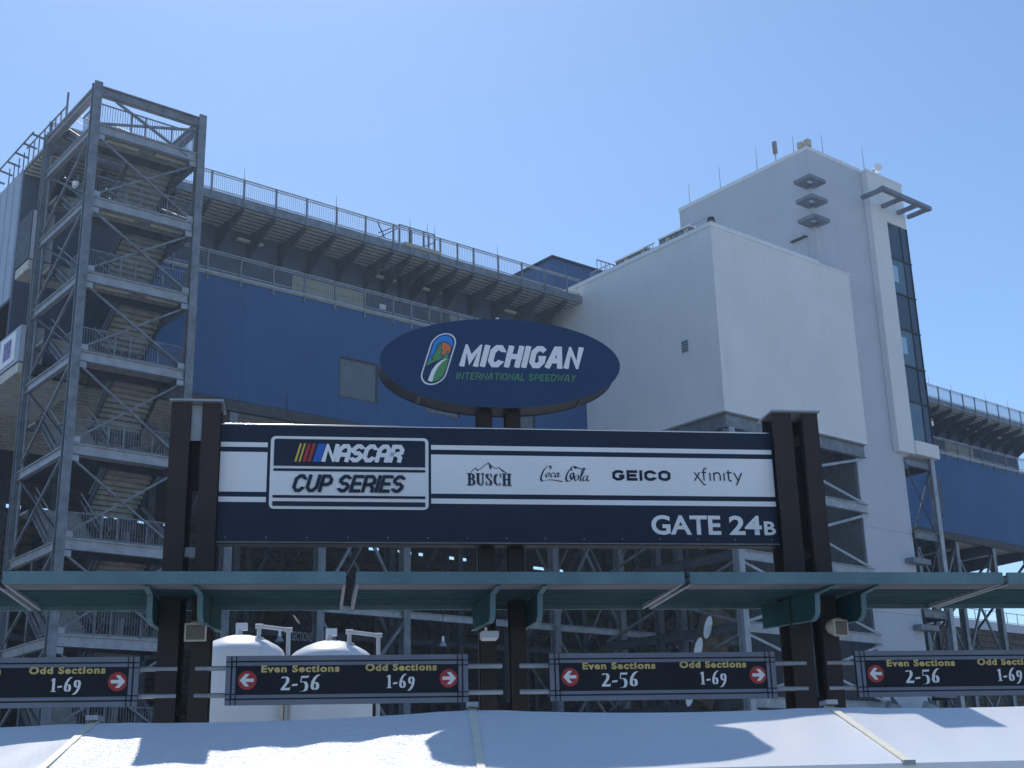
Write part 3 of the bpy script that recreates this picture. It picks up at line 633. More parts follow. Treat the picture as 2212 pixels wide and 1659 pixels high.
# block capitals on a unit-high grid with cut corners
C = .22
GL = {
 'A': (.72, [[(0, 0), (0, 1 - C), (C, 1), (.72 - C, 1), (.72, 1 - C), (.72, 0)], [(0, .38), (.72, .38)]]),
 'a': (.80, [[(0, 0), (.30, 1), (.50, 1), (.80, 0)], [(.14, .3), (.66, .3)]]),
 'C': (.70, [[(.70, .76), (.70, 1 - C), (.70 - C, 1), (C, 1), (0, 1 - C), (0, C), (C, 0), (.70 - C, 0), (.70, C), (.70, .24)]]),
 'G': (.70, [[(.72, .84), (.70 - C, 1), (C, 1), (0, 1 - C), (0, C), (C, 0), (.70 - C, 0), (.70, C), (.70, .42), (.40, .42)]]),
 'D': (.70, [[(0, 0), (0, 1), (.70 - C, 1), (.70, 1 - C), (.70, C), (.70 - C, 0), (0, 0)]]),
 'O': (.70, [[(C, 0), (0, C), (0, 1 - C), (C, 1), (.70 - C, 1), (.70, 1 - C), (.70, C), (.70 - C, 0), (C, 0)]]),
 'E': (.60, [[(.60, 1), (0, 1), (0, 0), (.60, 0)], [(0, .5), (.52, .5)]]),
 'H': (.70, [[(0, 0), (0, 1)], [(.70, 0), (.70, 1)], [(0, .5), (.70, .5)]]),
 'I': (.0, [[(0, 0), (0, 1)]]),
 'L': (.56, [[(0, 1), (0, 0), (.56, 0)]]),
 'M': (.92, [[(0, 0), (0, 1), (.46, .25), (.92, 1), (.92, 0)]]),
 'N': (.72, [[(0, 0), (0, 1), (.72, 0), (.72, 1)]]),
 'P': (.66, [[(0, 0), (0, 1), (.66 - C, 1), (.66, 1 - C), (.66, .42 + C * .6), (.66 - C, .42), (0, .42)]]),
 'R': (.70, [[(0, 0), (0, 1), (.70 - C, 1), (.70, 1 - C), (.70, .44 + C * .6), (.70 - C, .44), (0, .44)], [(.42, .44), (.70, .2), (.70, 0)]]),
 'S': (.68, [[(.70, .82), (.69, .84), (.68 - C, 1), (C, 1), (0, 1 - C), (0, .5 + C * .7), (C, .5), (.68 - C, .5), (.68, .5 - C * .7), (.68, C), (.68 - C, 0), (C, 0), (-.01, .16), (-.02, .18)]]),
 'T': (.66, [[(0, 1), (.66, 1)], [(.33, 1), (.33, 0)]]),
 'U': (.70, [[(0, 1), (0, C), (C, 0), (.70 - C, 0), (.70, C), (.70, 1)]]),
 'W': (1.0, [[(0, 1), (.2, 0), (.5, .8), (.8, 0), (1.0, 1)]]),
 'Y': (.70, [[(0, 1), (.35, .45), (.70, 1)], [(.35, .45), (.35, 0)]]),
 'B': (.68, [[(0, 0), (0, 1), (.68 - C, 1), (.68, .87), (.68, .62), (.55, .5), (0, .5)], [(.5, .5), (.68, .4), (.68, .14), (.52, 0), (0, 0)]]),
 ' ': (.10, []),
}
def block_text(pr, txt, u0, z0, u1, h, th=.2, gap=.16, shear=0.0, sq=1.0):
    """write txt between u0 and u1, h high, stroke th*h"""
    ws = [GL[c][0] + th for c in txt]; tot = sum(ws) + gap * (len(txt) - 1)
    sx = (u1 - u0 - shear * h) / (tot * h); x = 0.0; pr.clip = (z0, z0 + h)
    for c, w_ in zip(txt, ws):
        for st_ in GL[c][1]:
            pts = [(u0 + (x + th / 2 + px) * sx * h + shear * (py * (h - th * h) + th * h / 2), z0 + th * h / 2 + py * (h - th * h)) for px, py in st_]
            # close open ends by half a stroke so letters are square ended
            pr.stroke(pts if c in 'CGSO' else pts_ext(pts, th * h / 2), th * h)
        x += w_ + gap
def pts_ext(pts, e):
    a = Vector(pts[0]); b = Vector(pts[1]); c = Vector(pts[-1]); d = Vector(pts[-2])
    if (a - c).length < 1e-6: return pts
    a2 = a + (a - b).normalized() * e; c2 = c + (c - d).normalized() * e
    return [tuple(a2)] + list(pts[1:-1]) + [tuple(c2)]
def font_text(name, txt, m, parent, v, u0, z0, u1, h, bold=0.0, shear=0.0, spacing=1.0, caps_ref='H'):
    """built in typeface, converted to mesh, fitted to a box of the sign"""
    def mesh_of(t_):
        c = bpy.data.curves.new('t', 'FONT'); c.body = t_; c.offset = bold; c.shear = shear; c.space_character = spacing; c.resolution_u = 4; c.extrude = 0; c.fill_mode = 'FRONT'
        o = bpy.data.objects.new('t', c); COL.objects.link(o); dg = bpy.context.evaluated_depsgraph_get(); dg.update()
        me = bpy.data.meshes.new_from_object(o.evaluated_get(dg)); bpy.data.objects.remove(o); return me
    ref = mesh_of(caps_ref); hy = max(p.co.y for p in ref.vertices) - min(p.co.y for p in ref.vertices); y0 = min(p.co.y for p in ref.vertices)
    me = mesh_of(txt); xs = [p.co.x for p in me.vertices]; x0, x1 = min(xs), max(xs)
    org = parent['org']
    for p in me.vertices:
        x, y = p.co.x, p.co.y
        p.co = ((x - x0) / (x1 - x0) * (u1 - u0) + u0 - org[0], v - org[1], (y - y0) / hy * h + z0 - org[2])
    me.materials.clear(); me.materials.append(m); me.name = name
    o = bpy.data.objects.new(name, me); COL.objects.link(o); o.parent = parent; o['org'] = tuple(org); return o

# ------------------------------------------------------------------ entrance gate: brown columns
def gate_pair(label, beams, cap, ztop, v0=0.0, dp=.5):
    t_ = empty('gate_column', G, beams[0][0], v0, 0, label, 'column')
    for u0, u1 in beams:
        q = MB(); q.box(u0, u1, v0, v0 + .035, 0, ztop); q.box(u0, u1, v0 + dp - .035, v0 + dp, 0, ztop); q.box((u0 + u1) / 2 - .02, (u0 + u1) / 2 + .02, v0 + .0355, v0 + dp - .0355, 0, ztop); q.build('steel_beam', RUST, t_)
    (a0, a1), (b0, b1) = beams
    for z in ((1.0, 3.0, 5.2, 7.0) if cap else (1.0, 3.0)):
        MB().box(a1 + .002, b0 - .002, v0 + .18, v0 + .30, z, z + .14).build('spacer', STEELL if z == 5.2 and beams[0][0] < 0 else RUST, t_)
    if cap and beams[0][0] > 0:
        MB().box(cap[0], cap[1], -.10, .62, ztop + .001, ztop + .03).build('cap_plate', STEELL, t_)
    elif cap:
        MB().box(cap[0], cap[1], -.10, .62, ztop + .001, ztop + .03).build('cap_plate', STEELL, t_)
        MB().box(a1 + .002, b0 - .002, v0 + .1, v0 + .12, ztop - .55, ztop - .01).build('gusset_plate', STEELL, t_); MB().box(a1 + .002, b0 - .002, v0 + .3, v0 + .32, ztop - 1.25, ztop - .4).build('shadow_filler_plate', RUST, t_)  # lower plate is added to close a lit hole in the cap's shadow
    return t_
gate_pair('left rusty brown twin beam gate column under a flat cap plate', ((-5.045, -4.765), (-4.60, -4.335)), (-5.07, -4.30), 7.45)
gate_pair('middle pair of brown steel posts carrying the oval sign', ((-.49, -.265), (-.045, .18)), None, 7.55, .40, .3)
gate_pair('right rusty brown twin beam gate column under a flat cap plate with scuffed flanges', ((4.10, 4.41), (4.59, 4.84)), (4.06, 4.85), 7.46)
# ------------------------------------------------------------------ header sign
hd = empty('gate_header_sign', G, -.1, .2, 5.4, 'long dark navy gate header with racing series logo, four sponsor names and GATE 24B', 'sign')
def H(x, y): return G.hit(x, y, .14)
HU0, HU1, HZ0, HZ1 = -4.33, 4.095, H(1075, 1170)[1], H(1075, 927)[1]
MB().box(HU0, HU1, .15, .36, HZ0, HZ1).build('board', NAVY, hd)
MB().box(HU0, HU1, .13, .38, HZ0 - .05, HZ0 - .002).build('bottom_ledge', BLKM, hd); MB().box(HU0, HU1, .11, .128, HZ0 - .035, HZ0 - .02).build('bottom_trim', STEEL, hd)
q = MB(); q.cyl((HU0, .155, HZ1 + .012), (HU1, .155, HZ1 + .012), .014, 20, cap=False); q.build('top_flashing', mat('polished_flashing', (.7, .7, .7), .16, .95, .05, 2), hd, smooth=True)
PV = .145
for k in range(1, 7): MB().box(HU0 + k * 1.204, HU0 + k * 1.204 + .006, .1485, .1498, HZ0 + .01, HZ0 + .33).build('board_seam', BLACK, hd)
for k in range(15): MB().cyl((HU0 + .12 + k * .585, .142, HZ0 + .05), (HU0 + .12 + k * .585, .1498, HZ0 + .05), .012, 8).build('rivet', STEEL, hd)
def rect(name, m, pts, v=PV, parent=None):
    p = Print(v); p.poly(pts); return p.build(name, m, parent or hd)
def hrect(name, m, x0, y0, x1, y1, v=PV, xm=None):
    # level rectangle between pixel rows measured at its left end (the board itself is level)
    u0, z1 = H(x0, y0); u1, _ = H(x1, y0); _, z0 = H(x0, y1); return rect(name, m, [(u0, z0), (u1, z0), (u1, z1), (u0, z1)], v)
uL, uM0 = HU0 + .005, H(578.5, 960)[0]; uM1 = H(931, 960)[0]; uR = HU1 - .005
z_ = lambda y: H(931, y)[1]
for y0, y1 in ((961, 971), (981.5, 1066), (1076.6, 1087.6)):
    for a0, a1 in ((uL, uM0), (uM1, uR)): rect('white_band', PRINTW, [(a0, z_(y1)), (a1, z_(y1)), (a1, z_(y0)), (a0, z_(y0))])
# logo plate
def rrect(u0, z0, u1, z1, r, n=4):
    pts = []
    for cx, cy, a0 in ((u1 - r, z1 - r, 0), (u0 + r, z1 - r, 90), (u0 + r, z0 + r, 180), (u1 - r, z0 + r, 270)): pts += arc(cx, cy, r, r, a0, a0 + 90, n)
    return pts
lu0, lu1 = H(583, 1020)[0], H(925.5, 1020)[0]; lz1, lz0 = H(750, 944.5)[1], H(750, 1100.5)[1]
rect('logo_plate', PRINTW, rrect(lu0, lz0, lu1, lz1, .07), PV - .012)
zl = lambda y: H(750, y)[1]; b_ = .05
rect('logo_dark_field', NAVY, [(lu0 + b_, zl(1008.5)), (lu1 - b_, zl(1008.5)), (lu1 - b_, lz1 - b_ - .012), (lu1 - b_ - .03, lz1 - b_ + .005), (lu0 + b_ + .03, lz1 - b_ + .005), (lu0 + b_, lz1 - b_ - .012)], PV - .024)
for y0, y1 in ((1014, 1019.5), (1071.3, 1077), (1084.5, 1094.5)): rect('logo_dark_line', NAVY, [(lu0 + b_, zl(y1)), (lu1 - b_, zl(y1)), (lu1 - b_, zl(y0)), (lu0 + b_, zl(y0))], PV - .024)
# italic words
zn0, zn1 = zl(999.5), zl(960.5); hN = zn1 - zn0
p = Print(PV - .036); block_text(p, 'NASCAR', H(695, 980)[0], zn0, H(875, 980)[0], hN, .23, .09, .27); p.build('lettering', PRINTW, hd)
sh_ = .27 * hN
def para(name, m, xa, xb, y0=None):
    ua, ub = H(xa, 990)[0], H(xb, 990)[0]; rect(name, m, [(ua, zn0), (ub, zn0), (ub + sh_, zn1), (ua + sh_, zn1)], PV - .036)
for xa, xb, m_ in ((636, 640.5, YELB), (645, 649, YELB), (653.5, 660.5, RED), (664, 671, RED), (675.5, 692, BLUP)): para('colour_bar', m_, xa, xb)
p = Print(PV - .036); zc0, zc1 = zl(1065), zl(1026.5); block_text(p, 'CUP SERIES', H(629.5, 1045)[0], zc0, H(877.5, 1045)[0], zc1 - zc0, .19, .13, .27); p.build('lettering', NAVY, hd)
# gate number
zg0 = H(1480, 1155)[1]; zg1 = H(1480, 1113.5)[1]
font_text('lettering', 'GATE', PRINTW, hd, PV - .006, H(1407, 1135)[0], zg0, H(1557, 1135)[0], zg1 - zg0, .028)
font_text('lettering', '24', PRINTW, hd, PV - .006, H(1575, 1135)[0], zg0, H(1645, 1135)[0], zg1 - zg0, .028)
font_text('lettering', 'B', PRINTW, hd, PV - .006, H(1650, 1135)[0], zg0, H(1675, 1135)[0], (zg1 - zg0) * .72, .028)
# sponsor words
NV = PV - .006
def serif_text(pr, txt, u0, z0, u1, h):
    # bold serif capitals drawn with a broad upright pen and slab feet
    cells = {'B': .70, 'U': .80, 'S': .62, 'C': .74, 'H': .86}; tot = sum(cells[c] for c in txt) + .06 * (len(txt) - 1); k = (u1 - u0) / tot; x = u0; nx = .19 * k; t_ = .07 * h
    def S(pts, w_=t_): pr.stroke([(x + a * k, z0 + b * h) for a, b in pts], w_)
    def N(pts): pr.nib([(x + a_[0] * k, z0 + a_[1] * h) for a_ in pts], nx)
    for c in txt:
        if c == 'B':
            N([(.2, 0), (.2, 1)]); S([(0, .965), (.42, .965)]); S([(0, .035), (.45, .035)]); S([(.2, .52), (.45, .52)]); N(arc(.40, .75, .16, .21, 90, -90)); N(arc(.42, .28, .19, .24, 90, -90))
        if c == 'U':
            N([(.2, 1), (.2, .3)] + arc(.40, .3, .2, .26, 180, 270, 6)); S(arc(.40, .3, .22, .26, 270, 360, 6) + [(.62, 1)]); S([(.02, .965), (.38, .965)]); S([(.5, .965), (.76, .965)])
        if c == 'S':
            N(arc(.31, .74, .19, .22, 60, 180, 8) + [(.2, .62), (.42, .42)] + arc(.31, .26, .19, .22, 20, -120, 8)[0:]); S([(.52, .98), (.52, .68)]); S([(.07, .02), (.07, .34)])
        if c == 'C':
            N(arc(.42, .5, .27, .46, 75, 285, 14)); S([(.66, 1), (.66, .66)]); S(arc(.42, .5, .27, .46, 285, 325, 4))
        if c == 'H':
            N([(.2, 0), (.2, 1)]); N([(.64, 0), (.64, 1)]); S([(.2, .52), (.64, .52)])
            for a in (.2, .64):
                for b in (.035, .965): S([(a - .19, b), (a + .19, b)])
        x += (cells[c] + .06) * k
bu0, bz0 = H(1009, 1048); bu1, _ = H(1105, 1048); bh = H(1050, 1022)[1] - H(1050, 1048)[1]
p = Print(NV); serif_text(p, 'BUSCH', bu0, bz0, bu1, bh); p.build('lettering', NAVY, hd)
p = Print(NV + .003); serif_text(p, 'BUSCH', bu0 + .012, bz0 - .014, bu1 + .012, bh); p.build('letter_shadow', GRYP, hd)
k_ = (bu1 - bu0) / 96.0
mp_ = lambda x, y: (bu0 + (x - 1009) * k_, bz0 + (1048 - y) * k_)
p = Print(NV); p.stroke([mp_(1017, 1020), mp_(1028, 1009.5), mp_(1033, 1015), mp_(1040, 1010), mp_(1045, 1006), mp_(1056, 998), mp_(1066, 1008), mp_(1072, 1011), mp_(1078, 1008), mp_(1086, 1014), mp_(1096, 1021)], .010)
p.poly([mp_(1056, 999), mp_(1064, 1009), mp_(1061, 1010), mp_(1062, 1014), mp_(1058, 1010), mp_(1057, 1005)]); p.poly([mp_(1078, 1009), mp_(1087, 1016), mp_(1093, 1021), mp_(1085, 1017)]); p.poly([mp_(1028, 1010), mp_(1034, 1017), mp_(1030, 1016)])
p.build('mountain_drawing', NAVY, hd)
# script word
cu, cz = H(1168, 1040); kc = (H(1278, 1025)[0] - cu) / 328.0
sc_ = lambda pts: [(cu + (x - 540) * kc, cz + (243 - y) * kc) + tuple(r_) for x, y, *r_ in pts]
p = Print(NV)
def smooth(pts, n=5):
    out = []
    for i in range(len(pts) - 1):
        p0 = pts[max(0, i - 1)]; p1 = pts[i]; p2 = pts[i + 1]; p3 = pts[min(len(pts) - 1, i + 2)]
        for j in range(n):
            t = j / n; out.append(tuple(.5 * (2 * b + (c - a) * t + (2 * a - 5 * b + 4 * c - d) * t * t + (-a + 3 * b - 3 * c + d) * t ** 3) for a, b, c, d in zip(p0, p1, p2, p3)))
    out.append(pts[-1]); return out
def scr(pts, w_=9): p.nib(sc_(smooth(pts)), w_ * kc * 1.25, w_ * kc * .5)
scr([(608, 152), (602, 143), (585, 146), (562, 170), (546, 205), (542, 228), (552, 240), (575, 236), (600, 232), (640, 236), (680, 243)], 9)
scr([(600, 165), (606, 158), (608, 152)], 8)
for x0 in (578, 636): scr([(x0 + 18, 186), (x0 + 6, 188), (x0 - 4, 205), (x0 + 2, 215), (x0 + 14, 206), (x0 + 20, 190), (x0 + 10, 190)], 7)
scr([(628, 190), (620, 186), (608, 200), (606, 212), (616, 214), (630, 204)], 7)
scr([(656, 184), (650, 205), (656, 213), (668, 204)], 7); scr([(672, 192), (700, 180)], 5)
scr([(768, 158), (758, 148), (735, 158), (712, 190), (702, 222), (710, 240), (728, 238), (748, 215), (752, 190), (742, 186), (730, 205), (736, 226)], 9)
scr([(742, 172), (738, 150), (756, 142), (790, 156), (830, 160), (868, 146)], 6)
scr([(776, 200), (762, 205), (756, 226), (766, 236), (780, 222), (782, 203), (774, 202)], 7)
scr([(800, 210), (822, 160), (812, 158), (796, 215), (794, 236), (806, 236)], 7)
scr([(836, 202), (820, 206), (810, 228), (820, 238), (836, 222), (842, 202), (836, 230), (846, 238), (852, 232)], 7)
p.build('script_lettering', NAVY, hd)
gz0 = H(1385, 1038.6)[1]; gz1 = H(1385, 1016)[1]
p = Print(NV); C_old = C
block_text(p, 'GEICO', H(1322, 1028)[0], gz0, H(1449, 1028)[0], gz1 - gz0, .27, .10, 0); p.build('lettering', NAVY, hd)
p = Print(NV); xu, xz = H(1499, 1038.8); xk = (H(1603, 1030)[0] - xu) / 311.0
xs_ = lambda pts: [(xu + (a - 1527) * xk, xz + (235 - b) * xk) for a, b in pts]
for st_ in ([(1532, 180), (1590, 258), (1602, 258)], [(1566, 180), (1532, 234)], [(1592, 233), (1592, 170), (1596, 158), (1612, 154)], [(1580, 181), (1608, 181)], [(1632, 182), (1632, 233)], [(1657, 233), (1657, 182)], [(1657, 192), (1672, 181), (1690, 184), (1697, 198), (1697, 233)], [(1722, 182), (1722, 233)], [(1750, 165), (1750, 222), (1758, 232), (1770, 232)], [(1738, 181), (1772, 181)], [(1786, 181), (1812, 232)], [(1836, 181), (1798, 260)]):
    p.stroke(xs_(st_), 8 * xk)
p.build('lettering', NAVY, hd)

# ------------------------------------------------------------------ oval sign
OV0 = .12
OC = G.hit(1083, 784, OV0); OA, OB = 1.875, .725
ov = empty('oval_sign', G, OC[0], OV0, OC[1], 'big dark blue oval sign with speedway name and pine tree capsule logo', 'sign')
def ell(a_, b_, n=72): return [(OC[0] + a_ * math.cos(2 * math.pi * i / n), OC[1] + b_ * math.sin(2 * math.pi * i / n)) for i in range(n)]
MB().prism(ell(OA, OB), OV0, OV0 + .03).build('front_face', NAVYO, ov)
MB().prism(ell(OA - .012, OB - .012), OV0 + .031, OV0 + .50).build('rim', BLKM, ov)
MB().prism(ell(OA, OB), OV0 + .501, OV0 + .53).build('back_face', NAVYO, ov)
for sx in (-1, 1):
    an = rad(-90 + sx * 42); c_, s__ = math.cos(an), math.sin(an)
    MB().bar((OC[0] + c_ * OA * 1.004, OV0 + .04, OC[1] + s__ * OB * 1.004), (OC[0] + c_ * OA * 1.004, OV0 + .48, OC[1] + s__ * OB * 1.004), .05, .02).build('rim_seam', STEELD, ov)
q = MB(); q.cyl((OC[0] - .02, OV0 + .2, OC[1] + OB - .02), (OC[0] - .02, OV0 + .2, OC[1] + OB + .09), .03, 10); q.build('lamp_sensor', PRINTW, ov)
OV = OV0 - .005
O_ = lambda x, y: G.hit(x, y, OV0)
mz0, mz1 = O_(1125, 795)[1], O_(1125, 747)[1]
p = Print(OV); C2 = C
block_text(p, 'MICHIGaN', O_(993, 770)[0], mz0, O_(1260, 770)[0], mz1 - mz0, .235, .23, .26); p.build('lettering', PRINTW, ov)
iz0, iz1 = O_(1115, 822.5)[1], O_(1115, 807)[1]
p = Print(OV); block_text(p, 'INTERNaTIONaL SPEEDWaY', O_(984.5, 815)[0], iz0, O_(1245, 815)[0], iz1 - iz0, .17, .22, .22); p.build('lettering', mat('dull_green_print', (.09, .26, .13), .5, 0, .04, 2), ov)
# capsule logo, drawn in its own slanted space
cc = O_(947.3, 775.5); ch = (O_(947, 719)[1] - O_(947, 832)[1]) / 2; cwid = (O_(986, 775)[0] - O_(909, 775)[0]) / 2
sl = .30; hw = cwid - sl * (ch) * .62
def cap_pts(d, n=12):
    r = hw - d; top = arc(0, ch - hw, r, r, 0, 180, n); bot = arc(0, -(ch - hw), r, r, 180, 360, n)
    return [(cc[0] + x + sl * y, cc[1] + y) for x, y in top + bot]
def cpt(x, y):   # x,y in -1..1 of the capsule box
    return (cc[0] + x * hw + sl * (y * ch), cc[1] + y * ch)
rect('capsule_rim', PRINTW, cap_pts(0), OV, ov); rect('capsule_edge', NAVYO, cap_pts(.022), OV - .004, ov); rect('capsule_sky', SKYP, cap_pts(.045), OV - .008, ov)
# land: lower part of the capsule clipped by its outline
inner = cap_pts(.045)
def low_part(yc_l, yc_m, yc_r):
    n = len(inner); bot = [pt for pt in inner[13:]]     # lower half circle, left to right
    lft = cpt(-.80, yc_l); rgt = cpt(.80, yc_r); return [cpt(.80, yc_r), cpt(.2, yc_m), cpt(-.3, (yc_l + yc_m) / 2 - .02), lft] + bot
rect('capsule_ground', NAVYO, low_part(-.14, .03, .06), OV - .011, ov)
rect('sun_disc', NAVYO, arc(cpt(.18, .38)[0], cpt(.18, .38)[1], hw * .62, hw * .62, 0, 360, 22)[:-1], OV - .010, ov)
rect('sun_disc', ORAP, arc(cpt(.18, .38)[0], cpt(.18, .38)[1], hw * .54, hw * .54, 0, 360, 22)[:-1], OV - .0125, ov)
def tree(x, y0, y1, w_, m, v):
    pts = [(x, y1)]; n = 3
    for i in range(n):
        k = (i + 1) / n; y = y1 + (y0 - y1) * k; pts += [(x + w_ * k, y + .02), (x + w_ * k * .62, y)]
    lp = [(2 * x - a, b) for a, b in pts[1:]][::-1]; rect('pine_tree_drawing', m, [cpt(a, b) for a, b in pts + [(pts[-1][0], y0 - .12)] + [(lp[0][0], y0 - .12)] + lp], v, ov)
tree(-.18, .04, .64, .52, NAVYO, OV - .015); tree(-.18, .04, .58, .42, GRNP, OV - .018)
tree(.52, .06, .32, .30, NAVYO, OV - .0195); tree(.52, .06, .27, .24, GRNP, OV - .0215)
rect('green_hill', GRNP, [cpt(-.80, -.30), cpt(-.80, -.14), cpt(-.3, -.04), cpt(.3, .05), cpt(.78, .06), cpt(.3, 0), cpt(-.2, -.12), cpt(-.6, -.24)], OV - .024, ov)
rect('green_field', GRNP, [cpt(.80, .02)] + [cpt(.80, -.5)] + [pt for pt in inner[19:25]][::-1] + [cpt(.02, -.86), cpt(-.02, -.6), cpt(.1, -.35), cpt(.35, -.12)], OV - .0235, ov)
rect('white_road', PRINTW, [cpt(.70, .01), cpt(.30, -.06), cpt(-.05, -.22), cpt(-.25, -.45), cpt(-.30, -.72), cpt(-.30, -.86), cpt(.06, -.9), cpt(.04, -.6), cpt(.14, -.36), cpt(.36, -.14)], OV - .027, ov)

# ------------------------------------------------------------------ direction signs
SW, SHh = 3.36, .665
def direction_sign(u0, label, name='direction_sign'):
    t_ = empty(name, G, u0, 0, 3.11, label, 'sign', 'direction signs hung between the gate columns')
    v0 = -.06; z0 = 3.11; z1 = z0 + SHh; u1 = u0 + SW
    MB().box(u0, u1, v0, v0 + .05, z0, z1).build('board', BLACK, t_)
    fr_ = MB(); b1, b2, gp = .068, .045, .022
    V = v0 - .004
    def fr(d0, d1):
        for a in ((u0 + d0, u1 - d0, z1 - d1, z1 - d0), (u0 + d0, u1 - d0, z0 + d0, z0 + d1), (u0 + d0, u0 + d1, z0 + d1, z1 - d1), (u1 - d1, u1 - d0, z0 + d1, z1 - d1)):
            fr_.add([(a[0], V, a[2]), (a[1], V, a[2]), (a[1], V, a[3]), (a[0], V, a[3])], [(0, 1, 2, 3)])
    fr(.0, b1); fr(b1 + gp, b1 + gp + b2); fr_.build('border_band', SIGNG, t_)
    ln = MB(); V2 = V - .003
    for uu in (u0 + b1, u0 + b1 + gp + b2, u1 - b1 - gp, u1 - b1 - 2 * gp - b2): ln.add([(uu, V2, z0), (uu + gp * .7, V2, z0), (uu + gp * .7, V2, z1), (uu, V2, z1)], [(0, 1, 2, 3)])
    for zq in (z0 + b1, z0 + b1 + gp + b2, z1 - b1 - gp, z1 - b1 - 2 * gp - b2): 
        for ua, ub in ((u0, u0 + .2), (u1 - .2, u1)): ln.add([(ua, V2 - .001, zq), (ub, V2 - .001, zq), (ub, V2 - .001, zq + gp * .7), (ua, V2 - .001, zq + gp * .7)], [(0, 1, 2, 3)])
    ln.build('border_line', BLACK, t_)
    P = lambda fu, fv: (u0 + fu * SW, z0 + fv * SHh)
    font_text('lettering', 'Even Sections', YEL, t_, V, P(.143, 0)[0], P(0, .655)[1], P(.463, 0)[0], .15 * SHh * 1.0, .045, spacing=1.16)
    font_text('lettering', 'Odd Sections', YEL, t_, V, P(.570, 0)[0], P(0, .665)[1], P(.868, 0)[0], .15 * SHh * 1.0, .045, spacing=1.16)
    pr = Print(V)
    def digits(txt, ua, ub, zb, h):
        W_ = {'1': .42, '2': .62, '5': .60, '6': .64, '9': .64, '-': .42}; tot = sum(W_[c] for c in txt) + .05 * (len(txt) - 1); k = (ub - ua) / tot; x = ua; nx = .2 * k; tt = .055 * h
        for c in txt:
            def N(pts): pr.nib([(x + a_[0] * k, zb + a_[1] * h) for a_ in pts], nx)
            def S(pts, w_=tt): pr.stroke([(x + a * k, zb + b * h) for a, b in pts], w_)
            if c == '1': N([(.22, 0), (.22, 1)]); S([(.02, .03), (.42, .03)]); S([(.02, .84), (.2, .97)], tt * 1.3)
            if c == '2': N(arc(.28, .74, .17, .22, 150, -20, 9) + [(.42, .55), (.15, .12)]); pr.poly([(x + a * k, zb + b * h) for a, b in ((.02, 0), (.58, 0), (.62, .26), (.56, .17), (.05, .16))])
            if c == '5': pr.poly([(x + a * k, zb + b * h) for a, b in ((.12, .84), (.56, .86), (.60, 1.06), (.54, 1), (.14, 1))]); S([(.14, .98), (.10, .55)], tt * 1.2); N([(.14, .55, ), (.28, .60)] + arc(.28, .26, .18, .34, 75, -75, 9) + [(.10, -.1)])
            if c in '69':
                r0_ = (lambda a, b: (a, b)) if c == '6' else (lambda a, b: (.64 - a, .86 - b))
                N([r0_(a, b) for a, b in ([(.56, 1.08), (.36, .92), (.2, .62), (.16, .34)] + arc(.32, .26, .17, .25, 180, 300, 8))]); N([r0_(a, b) for a, b in arc(.32, .28, .16, .27, -60, 140, 10)])
            if c == '-': pr.poly([(x + a * k, zb + b * h) for a, b in ((.04, .28), (.38, .32), (.38, .46), (.04, .42))])
            x += (W_[c] + .05) * k
    digits('2-56', P(.222, 0)[0], P(.385, 0)[0], P(0, .29)[1], .29 * SHh)
    pr.build('lettering', PRINTW, t_); pr = Print(V)
    digits('1-69', P(.658, 0)[0], P(.778, 0)[0], P(0, .31)[1], .27 * SHh); pr.build('lettering', PRINTW, t_)
    for fu, sg in ((.088, -1), (.918, 1)):
        c_ = P(fu, .50); R = .128
        d_ = Print(V); d_.poly(arc(c_[0], c_[1], R, R, 0, 360, 28)[:-1]); do = d_.build('arrow_disc', RED, t_)
        a_ = Print(V - .012); pts = [(.80, 0), (.22, .66), (-.22, .66), (.16, .18), (-.70, .18), (-.70, -.18), (.16, -.18), (-.22, -.66), (.22, -.66)]
        a_.poly([(c_[0] + sg * x * R, c_[1] + y * R) for x, y in pts]); a_.mb.build('arrow', PRINTW, parent=do)
    for zz2 in (z0 + .14, z0 + SHh - .16):
        for ua, ub in ((u0 - .42, u0), (u1, u1 + .5)): MB().cyl((ua, v0 + .08, zz2), (ub, v0 + .08, zz2), .035, 10).build('hanger_pipe', STEELL, t_)
    return t_
s2 = direction_sign(-4.10, 'direction sign with gold section wording hung between the left and middle gate columns')
zoff = s2.location.z
for u, lb in ((.43, 'direction sign with gold section wording hung between the middle and right gate columns'), (5.03, 'direction sign with gold section wording just right of the right gate column'), (-8.62, 'direction sign with gold section wording left of the left gate column')):
    copy_thing(s2, G.w(u, 0, zoff), lb)

